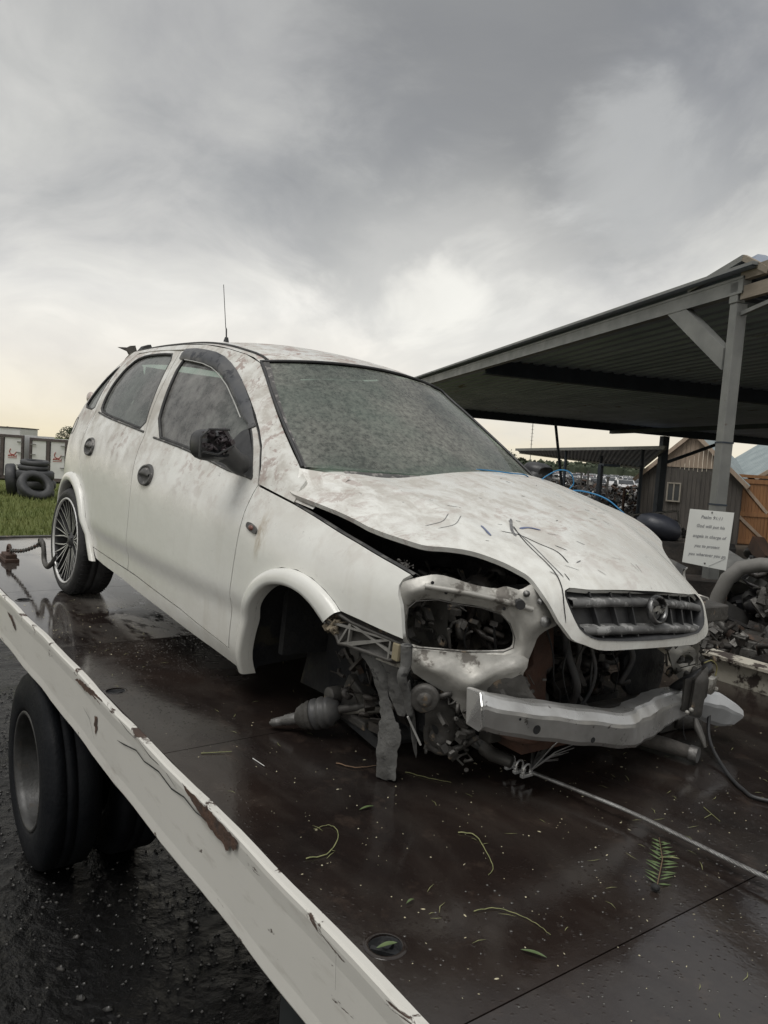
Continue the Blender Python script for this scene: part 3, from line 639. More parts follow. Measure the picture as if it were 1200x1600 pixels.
q=G();q.box((.0,.02,1.76),(.088,.095,3.52)).box((.0,.0,3.60),(.10,.07,.16));po=q.build('post',CST,ct,bevel=.006)
for z in (1.98,2.46): 
    k=G();k.box((.0,.02,z),(.094,.101,.012));k.build('weld_band',CPU,po)
q=G();q.prism([(.055,-.035,3.02),(.055,-.035,3.19),(.62,-.035,3.585),(.90,-.035,3.585)],(0,.07,0));q.build('knee_brace',CST,ct)
for x,y,w in ((15.5,9.15,.20),(.0,9.1,.11),(15.5,.2,.19),(7.9,7.6,.12)):
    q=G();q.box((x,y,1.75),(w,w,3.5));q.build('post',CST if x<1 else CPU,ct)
q=G();q.tube([(15.55,9.2,2.7),(15.3,11.0,3.5)],.05,6);q.build('brace',CPU,ct)
# second pitched bay joining at the post
t=empty('timber_roof_truss',CP,'weathered timber truss and raised roof corner at the top of the grey post','roof truss')
TBR=M('weathered_timber',(.28,.245,.20),(.19,.16,.125),6,.7,.9,bump=.3,bsc=30,stretch=(.4,2,2),c3=(.09,.07,.055),t3=.66)
q=G();q.bar((-.07,0,3.585),(-2.4,.0,3.585),.05,.10);q.build('bottom_chord',TBR,t)
q=G();q.bar((-.05,0,3.725),(-2.4,.0,3.74),.05,.09);q.build('top_chord',TBR,t)
q=G();q.bar((-.05,.02,3.44),(-.85,.02,3.54),.03,.03);q.build('steel_stay',CST,t)
q=G();q.bar((-1.2,0,3.63),(-1.2,0,3.69),.05,.08);q.build('web',TBR,t)
q=G();corr(q,-.36,.62,.0,3.85,4.0,zf=lambda x,y:3.86-.17*max(x+.06,0)-.55*max(-.06-x,0));q.build('roof_sheet',CRS,t)
q=G();q.bar((-.06,-.02,3.85),(.62,-.02,3.735),.03,.045);q.build('barge_board',CST,t)
q=G();q.bar((-.06,-.02,3.85),(-.36,-.02,3.69),.03,.045);q.build('barge_board',TBR,t)
# leaning pole at the far edge
q=G();q.tube([(-15.56,17.18,3.55),(-14.6,17.05,0)],.04,8);q.build('leaning_pole',CPU,M4=I4,label='thin leaning pole under the far edge of the carport',cat='pole')
# second carport further off
def W(px,py,D):  # world point on the sight line of a photo pixel, D metres deep: used once to survey far buildings
    a=(px-600)/1233.28*D;b=(py-800)/1233.28*D
    return Vector((.5845233*a+.0942037*b-.8058897*D,.8087926*a+.0115607*b+.5879803*D,.0647066*a-.9954858*b-.0694337*D+CZ))
t=empty('far_carport',Matrix.Translation((-14,17,0)),'long low carport roof on thin posts seen under the near carport','carport')
C=[W(806,702.5,34),W(1040,699.5,21),W(1003,731,30),W(812,707,40)];off=Vector((-14,17,0))
q=G();nseg=36;V=[];F=[]
for i in range(nseg*4+1):
    u=i/(nseg*4);z=.05 if i%4 in(1,2) else 0
    V+=[C[0].lerp(C[1],u)-off+Vector((0,0,z)),C[3].lerp(C[2],u)-off+Vector((0,0,z))]
for i in range(nseg*4): F.append((2*i,2*i+2,2*i+3,2*i+1))
q.add(V,F);q.build('roof_sheet',CRS,t)
q=G();q.bar(C[0]-off,C[1]-off,.05,.10).bar(C[3]-off,C[2]-off,.05,.12).bar(C[1]-off,C[2]-off,.05,.1);q.build('edge_beam',CST,t)
for px,py,D in ((885,704,28.5),(940,712,28),(1005,702,22.3),(941,722,33)):
    p=W(px,py,D)-off;q=G();q.tube([(p.x,p.y,p.z),(p.x,p.y,-0)],.055,6);q.build('post',CPU,t)
x,y=dirp(940,23);p=W(939,726,24);q=G();q.box((p.x,p.y,p.z/2),(.12,.12,p.z)).box((p.x+.15,p.y+.22,p.z),(.5,.5,.08),Matrix.Rotation(.94,3,'Z'));q.build('lamp_post',CPU,M4=I4,label='short dark post with a bent top arm before the scrap',cat='post')
# ------------------------------------------------------------------ sheds
SGB=M('shed_grey_boards',(.105,.095,.085),(.065,.06,.055),3,.75,.95,bump=.4,bsc=20,stretch=(3,3,.3));SGL=M('shed_pale_boards',(.42,.335,.26),(.32,.25,.19),3,.75,.95,bump=.3,bsc=20,stretch=(3,3,.3))
SOR=M('orange_varnished_boards',(.33,.165,.07),(.24,.115,.05),3,.5,.7,bump=.2,bsc=20,stretch=(3,3,.3));SRF=M('blue_grey_tin_roof',(.30,.345,.35),(.22,.26,.27),2,.4,.6,metal=.3)
def shed(M4,w,wall,apex,depth,label,lower,upper,door=None,window=None,split=None):
    t=empty('wooden_shed',M4,label,'shed');n=int(w/.14);bw=w/n;rr=random.Random(int(w*10))
    zt=lambda x:wall+(apex-wall)*(1-abs(x)/(w/2))
    for k in range(n):
        x0=-w/2+k*bw;x1=x0+bw-.008;dy=rr.uniform(-.008,.008);sp=split or wall
        q=G();q.prism([(x0,dy,0.02),(x1,dy,.02),(x1,dy,min(sp,zt(x1))),(x0,dy,min(sp,zt(x0)))],(0,.02,0));q.build('wall_board',lower,t)
        if min(zt(x0),zt(x1))>sp+.02:
            q=G();q.prism([(x0,dy-.02,sp-.03),(x1,dy-.02,sp-.03),(x1,dy-.02,zt(x1)),(x0,dy-.02,zt(x0))],(0,.02,0));q.build('gable_board',upper,t)
    q=G();q.box((-w/2+.02,depth/2,wall/2),(.03,depth,wall)).box((w/2-.02,depth/2,wall/2),(.03,depth,wall)).box((0,.06,wall/2),(w-.1,.04,wall-.02));q.build('side_wall',lower,t)
    for s in (-1,1):
        q=G();ov=.22;P=[];V=[];F=[];m=int(depth/.19)*4
        for i in range(m+1):
            y=-.18+(depth+.3)*i/m;z=.03 if i%4 in (1,2) else 0;ex=w/2+ov;ez=wall-(apex-wall)*ov/(w/2)
            V+=[(0,y,apex+.05+z),(s*ex,y,ez+.05+z)]
        for i in range(m): F.append((2*i,2*i+1,2*i+3,2*i+2))
        q.add(V,F);q.build('roof',SRF,t)
        q=G();q.bar((0,-.2,apex),(s*(w/2+.22),-.2,wall-(apex-wall)*.22/(w/2)),.03,.13);q.build('barge_board',SGL,t)
    if window:
        x,z,ww,hh=window;f=G()
        for a in (-ww/2,ww/2,0): f.box((x+a,-.05,z),(.045,.04,hh))
        for a in (-hh/2,hh/2): f.box((x,-.05,z+a),(ww+.045,.045,.045))
        wi=f.build('window',M('pale_frame',(.36,.33,.28),None,5,.7),t);q=G();q.box((x,-.03,z),(ww,.01,hh));q.build('pane',CG,wi)
    return t
s0=W(1002,747,27.8);s1=W(1160,749,26.2);m4,w=faceM(s0.x,s0.y,s1.x,s1.y)
ap=W(1083,676,27).z
t=shed(m4,w,2.15,ap,5.5,'grey timber shed with pale gable boards and a small window',SGB,SGL,window=(-.50,1.62,.42,.62),split=2.52)
d0=W(1152,745,26.6);d1=W(1215,752,26.6);m4,w2=faceM(d0.x,d0.y,d1.x,d1.y)
t=empty('orange_shed_door',m4,'orange varnished timber gate with diagonal braces beside the grey shed','gate')
nb=9;dw=w2*.78
for k in range(nb):
    q=G();q.box((-w2/2+.1+dw*(k+.5)/nb,0,1.13),(dw/nb-.008,.03,2.22));q.build('door_board',SOR,t)
for z in (.12,1.05,2.16): q=G();q.box((-w2/2+.1+dw/2,-.03,z),(dw,.03,.14));q.build('rail',SOR,t)
for za,zb in ((2.1,1.12),(.98,.18)): q=G();q.bar((-w2/2+.14,-.035,za),(-w2/2+.1+dw*.94,-.035,zb),.03,.10);q.build('diagonal_brace',SGL,t)
q=G();q.box((-w2/2+.03,0,1.15),(.1,.1,2.3)).box((-w2/2+.15+dw,0,1.15),(.08,.08,2.3)).box((-w2/2+.1+dw/2,0,2.33),(dw+.3,.10,.10));q.build('door_frame',SOR,t)
g0=W(1196,748,27.4);g1=W(1360,765,27.4);m4,w=faceM(g0.x,g0.y,g1.x,g1.y);m4=m4@Matrix.Translation((0,.5,0))
shed(m4,w,2.4,W(1270,690,27).z,4,'second timber shed behind the orange gate at the right edge',SGB,SGL)
# ------------------------------------------------------------------ sign on the post
sp=[Vector(p) for p in ((-3.384,5.266,1.945),(-3.20,5.546,1.936),(-3.19,5.49,1.505),(-3.375,5.215,1.55))]
WP=M('white_paper_board',(.66,.67,.64),(.60,.61,.58),2,.6)
sg=empty('handwritten_sign',Matrix.Translation(sp[0]),'white handwritten notice pinned to the grey carport post','sign')
sn=(sp[1]-sp[0]).cross(sp[3]-sp[0]).normalized();sn=-sn if sn.dot(Vector((0,0,CZ))-sp[0])<0 else sn
sp=[p-sp[0] for p in sp]
q=G();q.prism(sp,-sn*.006);q.build('board',WP,sg)
ux=(sp[1]-sp[0]).normalized();uy=sn.cross(ux).normalized();Ms=Matrix((ux,uy,sn)).transposed().to_4x4()
INK=M('pencil_ink',(.22,.225,.23),(.29,.29,.30),5,.8)
def text(s,x,y,size,rotz=0.):
    c=bpy.data.curves.new('writing','FONT');c.body=s;c.size=size;c.shear=.25;c.offset=.0012;c.space_character=1.06;o=bpy.data.objects.new('writing',c);S.collection.objects.link(o)
    bpy.context.view_layer.update();me=bpy.data.meshes.new_from_object(o);bpy.data.objects.remove(o);bpy.data.curves.remove(c)
    me.materials.clear();me.materials.append(INK)
    xs_=[v.co.x for v in me.vertices];k=wd_/(max(xs_)-min(xs_))
    for v in me.vertices: v.co*=k
    o=link('writing',me,sg);o.matrix_local=Matrix.Translation(sn*.002)@Ms@Matrix.Translation((x,y,0))@Matrix.Rotation(rotz,4,'Z');return o
for s,x,y,wd_ in (('Psalm 91:11',.085,-.062,.165),('God will put his',.055,-.128,.215),('angels in charge of',.035,-.203,.255),('you to protect',.052,-.275,.195),('you wherever you go',.012,-.338,.285)): text(s,x,y,.05,-.015)
for a,b in ((.5,.03),(.5,.94)):
    p=sp[0].lerp(sp[1],a).lerp(sp[3].lerp(sp[2],a),b);q=G();q.lathe([(0,.006),(.006,.005),(.007,0)],p,sn,8);q.build('nail',STL,sg)
q=G();q.bar(sp[3].lerp(sp[2],.6)+uy*.01+sn*.002,sp[2]+uy*.09-ux*.01+sn*.002,.001,.002,tuple(sn));q.build('crease',INK,sg)
# ------------------------------------------------------------------ engines behind the truck
EAL=M('cast_aluminium',(.15,.145,.135),(.08,.076,.07),12,.4,.6,metal=.5,bump=.4,bsc=60,c3=(.05,.045,.04),t3=.56);EBK=M('oily_engine',(.030,.028,.027),(.060,.052,.045),10,.35,.6,metal=.2,bump=.4,bsc=50,c3=(.09,.06,.045),t3=.6)
def engine(M4,seed,label,mat=EBK):
    r=random.Random(seed);t=empty('engine',M4,label,'engine')
    q=G();q.box((0,0,.26),(.52,.34,.36));
    for k in range(5): q.box((-.2+.1*k,-.18,.26),(.03,.03,.34));q.box((-.2+.1*k,.18,.26),(.03,.03,.34))
    q.build('block',mat,t,bevel=.01)
    q=G();q.box((0,0,.06),(.44,.28,.12),None,1.15);q.build('sump',EBK,t,bevel=.01)
    q=G();q.box((0,0,.49),(.50,.24,.10));q.box((0,0,.56),(.46,.16,.05));[q.lathe([(0,.02),(.012,.02),(.012,0)],(-.2+.08*k,.1*(1 if k%2 else -1),.54),(0,0,1),6) for k in range(6)];q.build('cylinder_head',EAL,t,bevel=.008)
    for k,(x,z,rr) in enumerate(((-.29,.16,.085),(-.29,.36,.06),(-.30,.48,.045))):
        q=G();q.lathe([(0,.0),(rr*.4,0),(rr*.45,-.02),(rr*.8,-.02),(rr,-.03),(rr*.92,-.015),(rr,.01),(rr*.9,.02),(0,.02)],(x,r.uniform(-.06,.06),z),(-1,0,0),18);q.build('pulley',EAL if k else STL,t)
    for k in range(4):
        q=G();x=-.18+.12*k;q.tube([(x,-.17,.46),(x,-.27,.45),(x*.7,-.30,.34),(x*.4,-.29,.22)],.024,8);q.build('manifold_pipe',RUST if k%2 else EBK,t)
    q=G();q.lathe([(0,-.1),(.07,-.1),(.075,-.05),(.07,.02),(.05,.05),(0,.05)],(.1,-.26,.22),(1,0,0),16);q.build('alternator',EAL,t)
    junk(G(),(0,0,.12),(.66,.62,.50),70,seed,.62,False).build('fittings',EAL,t,kind='stuff')
    junk(G(),(0,0,.05),(.66,.66,.56),110,seed+9,.75,False).build('hoses',EBK,t,kind='stuff')
    return t
spots=((-2.72,4.95,0,.6,1,'engine at the foot of the engine heap'),(-2.70,5.02,.58,2.2,2,'middle engine of the heap, belt pulleys facing the truck'),(-2.45,5.35,1.0,.9,3,'top engine of the heap beneath the thick grey pipe'),(-2.05,4.9,0,2.6,4,'engine on the ground at the right of the heap'),(-2.1,4.95,.57,.2,5,'upper engine at the right of the heap'),(-3.1,5.15,0,1.9,6,'engine on the ground behind the truck rail near the post'),(-2.55,5.65,0,0,8,'engine at the back of the heap'),(-3.55,5.05,0,.4,7,'engine left of the grey post'),(-2.15,5.4,1.0,1.2,11,'topmost right engine of the heap'))
for x,y,z,a,sd,lb in spots: engine(Matrix.Translation((x,y,z))@Matrix.Rotation(a,4,'Z')@Matrix.Rotation(.06*(sd%3-1),4,'X'),sd,lb)
q=G();q.tube([(-2.93,4.93,1.28),(-2.90,4.93,1.40),(-2.86,4.95,1.52),(-2.80,4.99,1.60),(-2.70,5.05,1.635),(-2.55,5.13,1.64),(-2.3,5.3,1.66),(-2.0,5.5,1.66)],.048,14);q.build('grey_pipe',M('dull_grey_duct',(.17,.165,.155),(.12,.115,.105),6,.6,.8),M4=I4,label='thick bent grey pipe lying over the engine heap',cat='pipe')
t=empty('gearbox',Matrix.Translation((-2.86,4.62,1.27)),'small pale aluminium housing beside the bonnet nose and post','gearbox');q=G();q.box((0,0,.055),(.12,.13,.13),Matrix.Rotation(.5,3,'Z'));
for k in range(4): q.box((-.045+.03*k,-.06,.055),(.006,.05,.14),Matrix.Rotation(.5,3,'Z'))
q.build('housing',EAL,t,bevel=.006);q=G();q.tube([(-.06,-.04,.13),(0,-.05,.17),(.07,.0,.15),(.08,.03,.06)],.008,7);q.build('handle_pipe',M('bare_pipe',(.45,.43,.40),None,5,.3,metal=.7),t)
q=G();q.box((0,0,.63),(.15,.15,1.26),Matrix.Rotation(.5,3,'Z'));q.build('crate',EBK,M4=Matrix.Translation((-2.88,4.66,0)),origin=(0,0,0),label='oily black crate under the small aluminium housing',cat='crate')
# heap top right: flat scrap, boards
pile(-3.2,7.2,(2.4,2.6,1.95),620,55,'wide heap of parts behind the engines and the post',1.5)
pile(-4.3,6.0,(1.5,1.2,1.35),260,56,'heap of dark parts between the post and the bonnet',1.1)
TAN=M('tan_plywood',(.42,.30,.15),(.34,.24,.12),4,.6,.8,stretch=(.5,3,1))
q=G();q.box((-.28,0,0),(.62,.5,.02),Matrix.Rotation(-.02,3,'Y'));q.build('plywood_board',TAN,M4=Matrix.Translation((-3.62,5.15,1.50))@Matrix.Rotation(.75,4,'Z')@Matrix.Rotation(.55,4,'X'),origin=(0,0,0),label='tan plywood board propped behind the bonnet beside the post',cat='board')
q=G();q.box((0,0,.7),(1.1,.4,1.4));q.build('crate',EBK,M4=Matrix.Translation((-3.75,5.35,0))@Matrix.Rotation(.75,4,'Z'),origin=(0,0,0),label='dark crate carrying the tan plywood board',cat='crate')
q=G();q.box((0,0,.0),(.5,.22,.012));q.build('cardboard_sheet',M('cardboard_grey',(.26,.22,.18),None,5,.8),M4=Matrix.Translation((-3.0,6.3,1.76))@Matrix.Rotation(.9,4,'Z')@Matrix.Rotation(.3,4,'X'),origin=(0,0,0),label='scrap of greyish cardboard on the heap right of the sign',cat='cardboard')
BAG=M('black_bag',(.015,.018,.026),(.028,.031,.042),3,.35,.55,bump=.6,bsc=9)
q=G();q.ball((0,0,0),(.17,.14,.115),18);o=q.build('black_bag',BAG,M4=Matrix.Translation((-3.97,5.76,1.74))@Matrix.Rotation(.9,4,'Z')@Matrix.Rotation(.25,4,'Y'),origin=(0,0,0),label='rounded black bag lying behind the right side of the bonnet',cat='bag')
o.scale=(1.15,1.1,.95);dm=o.modifiers.new('d','DISPLACE');tx=bpy.data.textures.new('c','CLOUDS');tx.noise_scale=.07;dm.texture=tx;dm.strength=.05
q=G();q.box((0,0,.82),(.8,.5,1.64));q.build('crate',EBK,M4=Matrix.Translation((-4.0,5.85,0))@Matrix.Rotation(.75,4,'Z'),origin=(0,0,0),label='dark crate carrying the rounded black bag',cat='crate')
# ------------------------------------------------------------------ tow truck
def deckmat(name='wet_brown_deck',wet=.12,flood=0):
    m,t,b,o=custom(name)
    n=noise(t,o,1.3,6,.62,.3);n2=noise(t,o,9,7,.7)
    col=mixc(t,ramp(t,n,[(.35,0.),(.65,1.)]),(.021,.0145,.012),(.012,.0095,.009))
    col=mixc(t,ramp(t,n2,[(.56,0.),(.70,1.)]),col,(.036,.026,.021))
    s=N(t,'ShaderNodeSeparateXYZ',ins={0:o})
    tail=N(t,'ShaderNodeMapRange',ins={0:mth(t,'ADD',s.outputs[0],mth(t,'MULTIPLY',n,1.2)),1:-2.9,2:-4.2,3:0.,4:1.}).outputs[0]
    silt_glare=mth(t,'MULTIPLY',ramp(t,noise(t,vm(t,'MULTIPLY',o,(1.,2.4,1)),1.7,7,.62,.4),[(.46,0.),(.60,1.)]),mth(t,'ADD',mth(t,'MULTIPLY',tail,.55),.06))
    if flood==1: silt_glare=mth(t,'MULTIPLY',ramp(t,noise(t,vm(t,'MULTIPLY',o,(1.,2.2,1)),2.6,8,.66,.3),[(.42,0.),(.50,1.)]),N(t,'ShaderNodeMapRange',ins={0:s.outputs[1],1:1.18,2:1.40,3:.10,4:.9}).outputs[0])  # pale patches by the rear wheel: sky reflection painted in along with silt
    col=mixc(t,silt_glare,col,(.34,.32,.29) if flood==1 else (.20,.18,.155));t.links.new(col,b.inputs['Base Color'])
    pud=ramp(t,noise(t,vm(t,'MULTIPLY',o,(1.,1.5,1)),2.1,5,.55,.6),[(.40,wet*.35),(.52,wet),(.66,wet+.22)])
    pud=mixc(t,mth(t,'MULTIPLY',n2,.5),pud,(wet+.25,)*3);pud=mixc(t,mth(t,'MULTIPLY',tail,mth(t,'SUBTRACT',1.,silt_glare)),pud,(.045,)*3);pud=mixc(t,silt_glare,pud,(.30,)*3);t.links.new(pud,b.inputs['Roughness'])
    drops=N(t,'ShaderNodeTexVoronoi',ins={'Vector':o,'Scale':55.}).outputs[0]
    dr=ramp(t,drops,[(.10,1.),(.24,0.)])
    h=mth(t,'ADD',mth(t,'MULTIPLY',noise(t,o,26,5,.6),.8),mth(t,'MULTIPLY',dr,.7))
    bp=N(t,'ShaderNodeBump',ins={'Strength':{0:.13,1:.05,2:.10}[flood],'Distance':.004,'Height':h});t.links.new(bp.outputs[0],b.inputs['Normal'])
    b.inputs['Specular IOR Level'].default_value={0:.55,1:1.,2:1.}[flood];return m
DK=deckmat(wet=.085);DK2=deckmat('wetter_brown_deck',.035,2);DK3=deckmat('flooded_silt_glare_deck',.03,1)
def railmat():
    m,t,b,o=custom('chipped_white_rail')
    s=N(t,'ShaderNodeSeparateXYZ',ins={0:o});z=s.outputs[2]
    col=mixc(t,noise(t,o,3,4),(.56,.55,.51),(.64,.63,.59))
    col=mixc(t,ramp(t,noise(t,vm(t,'MULTIPLY',o,(.6,1,3)),6,7,.7),[(.56,0.),(.75,.5)]),col,(.25,.22,.18))
    edge=N(t,'ShaderNodeMapRange',ins={0:z,1:-.07,2:0.,3:-.0,4:.085}).outputs[0]
    n=noise(t,vm(t,'MULTIPLY',o,(1.2,1,4.5)),5.5,9,.72,.5)
    k=ramp(t,mth(t,'ADD',n,edge),[(.665,0.),(.685,1.)])
    low=N(t,'ShaderNodeMapRange',ins={0:z,1:-.21,2:-.245,3:0.,4:.12}).outputs[0]
    k2=ramp(t,mth(t,'ADD',noise(t,vm(t,'MULTIPLY',o,(1,1,3)),11,8,.75),low),[(.69,0.),(.71,1.)])
    k=mth(t,'MAXIMUM',k,k2)
    col=mixc(t,k,col,mixc(t,noise(t,o,30,4),(.085,.05,.035),(.03,.024,.022)));t.links.new(col,b.inputs['Base Color'])
    t.links.new(ramp(t,k,[(0.,.38),(1.,.85)]),b.inputs['Roughness'])
    bp=N(t,'ShaderNodeBump',ins={'Strength':.5,'Distance':.004,'Height':mth(t,'ADD',mth(t,'MULTIPLY',k,-1.),mth(t,'MULTIPLY',noise(t,o,60,3),.1))});t.links.new(bp.outputs[0],b.inputs['Normal'])
    return m
RL=railmat()
TT=empty('tow_truck',BED@Matrix.Translation((-4.1,2.1,-1.18)),'flatbed tow truck with wet brown deck and chipped white side rail','tow truck')
Ti=Matrix.Translation((4.1,-2.1,1.18))
def tb(g,name,mat,bevel=0,parent=None,**kw):   # geometry in deck coordinates -> truck child
    g.v=[tuple(Ti@Vector(p)) for p in g.v] if False else g.v
    o=g.build(name,mat,parent or TT,bevel,**kw)
    if parent is None: o.matrix_local=Ti
    return o
YN,YF=.866,3.372
seams=[-6.74,-5.93,-4.71,-3.51,-2.245,-.92,.33,1.5]
socks=[(-4.50,.925),(-2.86,.912),(-1.163,.925)]
for i in range(len(seams)-1):
    a,b=seams[i],seams[i+1];hs=[[(sx_+.034*math.cos(k*math.pi/9),sy+.036*math.sin(k*math.pi/9)) for k in range(18)] for sx_,sy in socks if a<sx_<b]
    ov,F,L=cdt([(a+.0018,YN+.003),(b-.0018,YN+.003),(b-.0018,YF-.003),(a+.0018,YF-.003)],hs,.30)
    bow=[.0,.0015,-.001,.002,0,.0015,0][i]
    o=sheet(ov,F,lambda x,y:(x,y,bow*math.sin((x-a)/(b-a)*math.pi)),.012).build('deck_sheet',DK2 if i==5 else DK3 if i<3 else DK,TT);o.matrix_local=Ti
for sx_,sy in socks:
    g=G();g.lathe([(.037,.0),(.033,-.004),(.033,-.05),(0,-.05)],(sx_,sy,0),(0,0,1),20)
    s_=tb(g,'tie_down_socket',DRK)
    g=G();g.bar((sx_-.022,sy-.02,-.012),(sx_+.026,sy+.018,-.012),.012,.008).bar((sx_+.0,sy-.002,-.012),(sx_-.014,sy+.026,-.012),.012,.008);g.build('cross_bar',DRK,s_)
    g=G();g.lathe([(.0345,.0015),(.041,.003),(.045,.0005)],(sx_,sy,0),(0,0,1),24);g.build('socket_rim',DK,s_)
g=G();g.box((-2.6,(YN+YF)/2,-.045),(8.2,YF-YN-.02,.05));tb(g,'underfloor',DRK)
# near rail: outer white face with folded top and bottom lips
g=G();P=[(.866,.004),(.848,.006),(.843,.0),(.842,-.012),(.845,-.05),(.845,-.20),(.842,-.236),(.846,-.244),(.885,-.245),(.885,-.24),(.852,-.236),(.853,-.02),(.866,-.008)]
xs=[seams[0]+ (seams[-1]-seams[0])*i/90 for i in range(91)];V=[];F=[];rr=random.Random(2)
for x in xs:
    w=.0022*math.sin(x*3.1)+.0015*math.sin(x*9.7)+rr.uniform(-.0008,.0008)
    for y,z in P: V.append((x,y+w,z+.6*w))
m=len(P)
for i in range(90):
    for k in range(m): F.append((i*m+k,i*m+(k+1)%m,(i+1)*m+(k+1)%m,(i+1)*m+k))
g.add(V,F);rail=tb(g,'side_rail',RL,label='long chipped white side rail')
g=G();g.box((-2.6,YF+.035,.03),(8.2,.06,.15)).box((-2.6,YF+.02,.112),(8.2,.11,.014));tb(g,'far_side_rail',M('peeling_white_rail',(.42,.40,.34),(.33,.30,.25),4,.5,.7,bump=.5,bsc=20,c3=(.04,.03,.025),t3=.535,sc3=7),label='peeling white far side rail')
g=G();g.box((seams[0]-.03,2.12,-.05),(.05,2.52,.13));tb(g,'tail_bar',INND)
RCH=M('rust_gouge',(.105,.055,.034),(.045,.03,.024),22,.8,.95,bump=.5,bsc=80)
DAT=dict(
rust1=[(-2.027,0.003),(-1.962,0.003),(-1.853,0.003),(-1.745,0.003),(-1.656,0.002),(-1.68,-0.033),(-1.70,-.028),(-1.72,-.055),(-1.745,-0.041),(-1.806,-0.041),(-1.878,-0.03),(-1.959,-0.017)],
rust2=[(-3.15,-.028),(-3.0,-.030),(-2.9,-.02),(-2.80,-.022),(-2.77,0.0),(-2.873,.001),(-3.06,-.008)],rust3=[(-2.863,-.083),(-2.83,-.078),(-2.835,-.105),(-2.82,-.12),(-2.852,-.15),(-2.855,-.13),(-2.87,-.12)],rust4=[(-4.494,-.055),(-4.36,-.05),(-4.28,-.08),(-4.26,-.103),(-4.31,-.10),(-4.38,-.075)])
for k,P in DAT.items():
    q=chaikin(dens(P,.03),1);rr=random.Random(len(k)+len(P));q=[(x+rr.uniform(-.004,.004),z+rr.uniform(-.003,.003)) for x,z in q]
    ov,F,L=cdt(q,[],.03);g=G();g.add([(x,.8405,z) for x,z in ov],[f for f in F]);tb(g,'rust_patch',RCH,parent=rail)
def strip(pts,w,nrm,g=None):   # thin flat ribbon along points
    g=g or G();n=Vector(nrm);V=[];F=[]
    for i,p in enumerate(pts):
        p=Vector(p);d=(Vector(pts[min(i+1,len(pts)-1)])-Vector(pts[max(i-1,0)])).normalized();s=d.cross(n).normalized()*w*(.25 if i in(0,len(pts)-1) else 1)
        V+=[p-s,p+s]
    for i in range(len(pts)-1): F.append((2*i,2*i+1,2*i+3,2*i+2))
    return g.add(V,F)
rr=random.Random(7)
for L in ([(-2.6,-.081),(-2.53,-.07),(-2.407,-.045),(-2.33,-.052),(-2.205,-.035),(-2.10,-.045),(-2.004,-.03),(-1.92,-.036),(-1.841,-.027)],[(-2.42,-.003),(-2.28,-.018),(-2.16,-.012),(-2.06,-.03)],[(-3.02,-.10),(-2.93,-.115),(-2.86,-.17)],[(-1.21,-.02),(-1.205,-.09)],[(-2.66,.0),(-2.5,-.012),(-2.4,-.01)]): g=G();strip([(x,.8402,z) for x,z in L],.0022 if len(L)>5 else .0013,(0,-1,0),g);tb(g,'crack',DRK,parent=rail)
# chassis, skirts and wheels
g=G();g.box((-2.4,1.75,-.50),(7.4,.09,.26)).box((-2.4,2.55,-.50),(7.4,.09,.26))
for x in (-6,-5.2,-4.4,-3.6,-2.8,-2.,-1.2,-.4,.4): g.box((x,2.12,-.16),(.08,2.4,.16))
g.box((-2.4,1.3,-.30),(7.6,.06,.14));tb(g,'chassis',DRK)
g=G();g.box((-.55,1.12,-.62),(2.6,.05,.62)).box((-.55,1.3,-.92),(2.6,.4,.05));tb(g,'side_skirt',M('dark_green_grey_skirt',(.018,.022,.024),(.03,.034,.036),2,.5,.8),bevel=.01)
g=G();g.lathe([(0,-.55),(.24,-.55),(.26,-.52),(.26,.52),(.24,.55),(0,.55)],(-1.0,1.55,-.66),(1,0,0),24);tb(g,'fuel_tank',DRK)
WGR=M('grey_truck_rim',(.06,.06,.06),(.03,.03,.028),8,.4,.65,metal=.3,bump=.2,bsc=50,c3=(.05,.045,.04),t3=.6)
def twheel(x,y,z,R,w,out):   # out: -1 outer face towards the photographer
    t=bpy.data.objects.new('wheel',None);S.collection.objects.link(t);t.parent=TT;t.matrix_local=Ti@Matrix.Translation((x,y,z))
    g=G();h=w/2;g.lathe([(R*.60,-h*.92),(R*.66,-h*1.02),(R*.80,-h*1.06),(R*.93,-h*.94),(R*.985,-h*.82),(R,-h*.70),(R*1.002,-h*.42),(R*.985,-h*.40),(R*.985,-h*.36),(R*1.003,-h*.34),(R*1.003,-h*.04),(R*.985,-h*.02),(R*.985,h*.02),(R*1.003,h*.04),(R,h*.7),(R*.93,h*.94),(R*.8,h*1.05),(R*.60,h*.9)],(0,0,0),(0,1,0),56,closed=True);g.build('tyre',RUBW,t)
    g=G();s=out;g.lathe([(R*.615,s*h*.96),(R*.605,s*h*1.0),(R*.575,s*h*.97),(R*.565,s*h*.7),(R*.55,s*h*.1),(R*.50,-s*h*.35),(R*.32,-s*h*.42),(R*.30,-s*h*.2),(R*.16,-s*h*.15),(R*.15,s*h*.2),(0,s*h*.25)],(0,0,0),(0,1,0),40);rim=g.build('rim',WGR,t)
    g=G()
    for k in range(8):
        a=k*math.pi/4;g.lathe([(.016,0),(.016,.03),(0,.032)],(R*.24*math.cos(a),-s*h*.2,R*.24*math.sin(a)),(0,s,0),6)
    g.build('wheel_nut',STL,rim);return t
twheel(-4.12,1.005,-.80,.488,.26,-1);twheel(-4.12,1.34,-.80,.488,.26,-1);twheel(-4.08,3.0,-.81,.465,.5,1)
g=G();g.lathe([(0,-.9),(.09,-.9),(.11,-.3),(.2,-.15),(.2,.15),(.11,.3),(.09,.9),(0,.9)],(-4.08,2.1,-.80),(0,1,0),16);tb(g,'axle',DRK)
g=G();g.box((1.48,2.12,.35),(.08,2.5,.9));
for y in (1.0,3.2): g.box((1.48,y,.9),(.1,.08,.4))
tb(g,'headboard',RL)
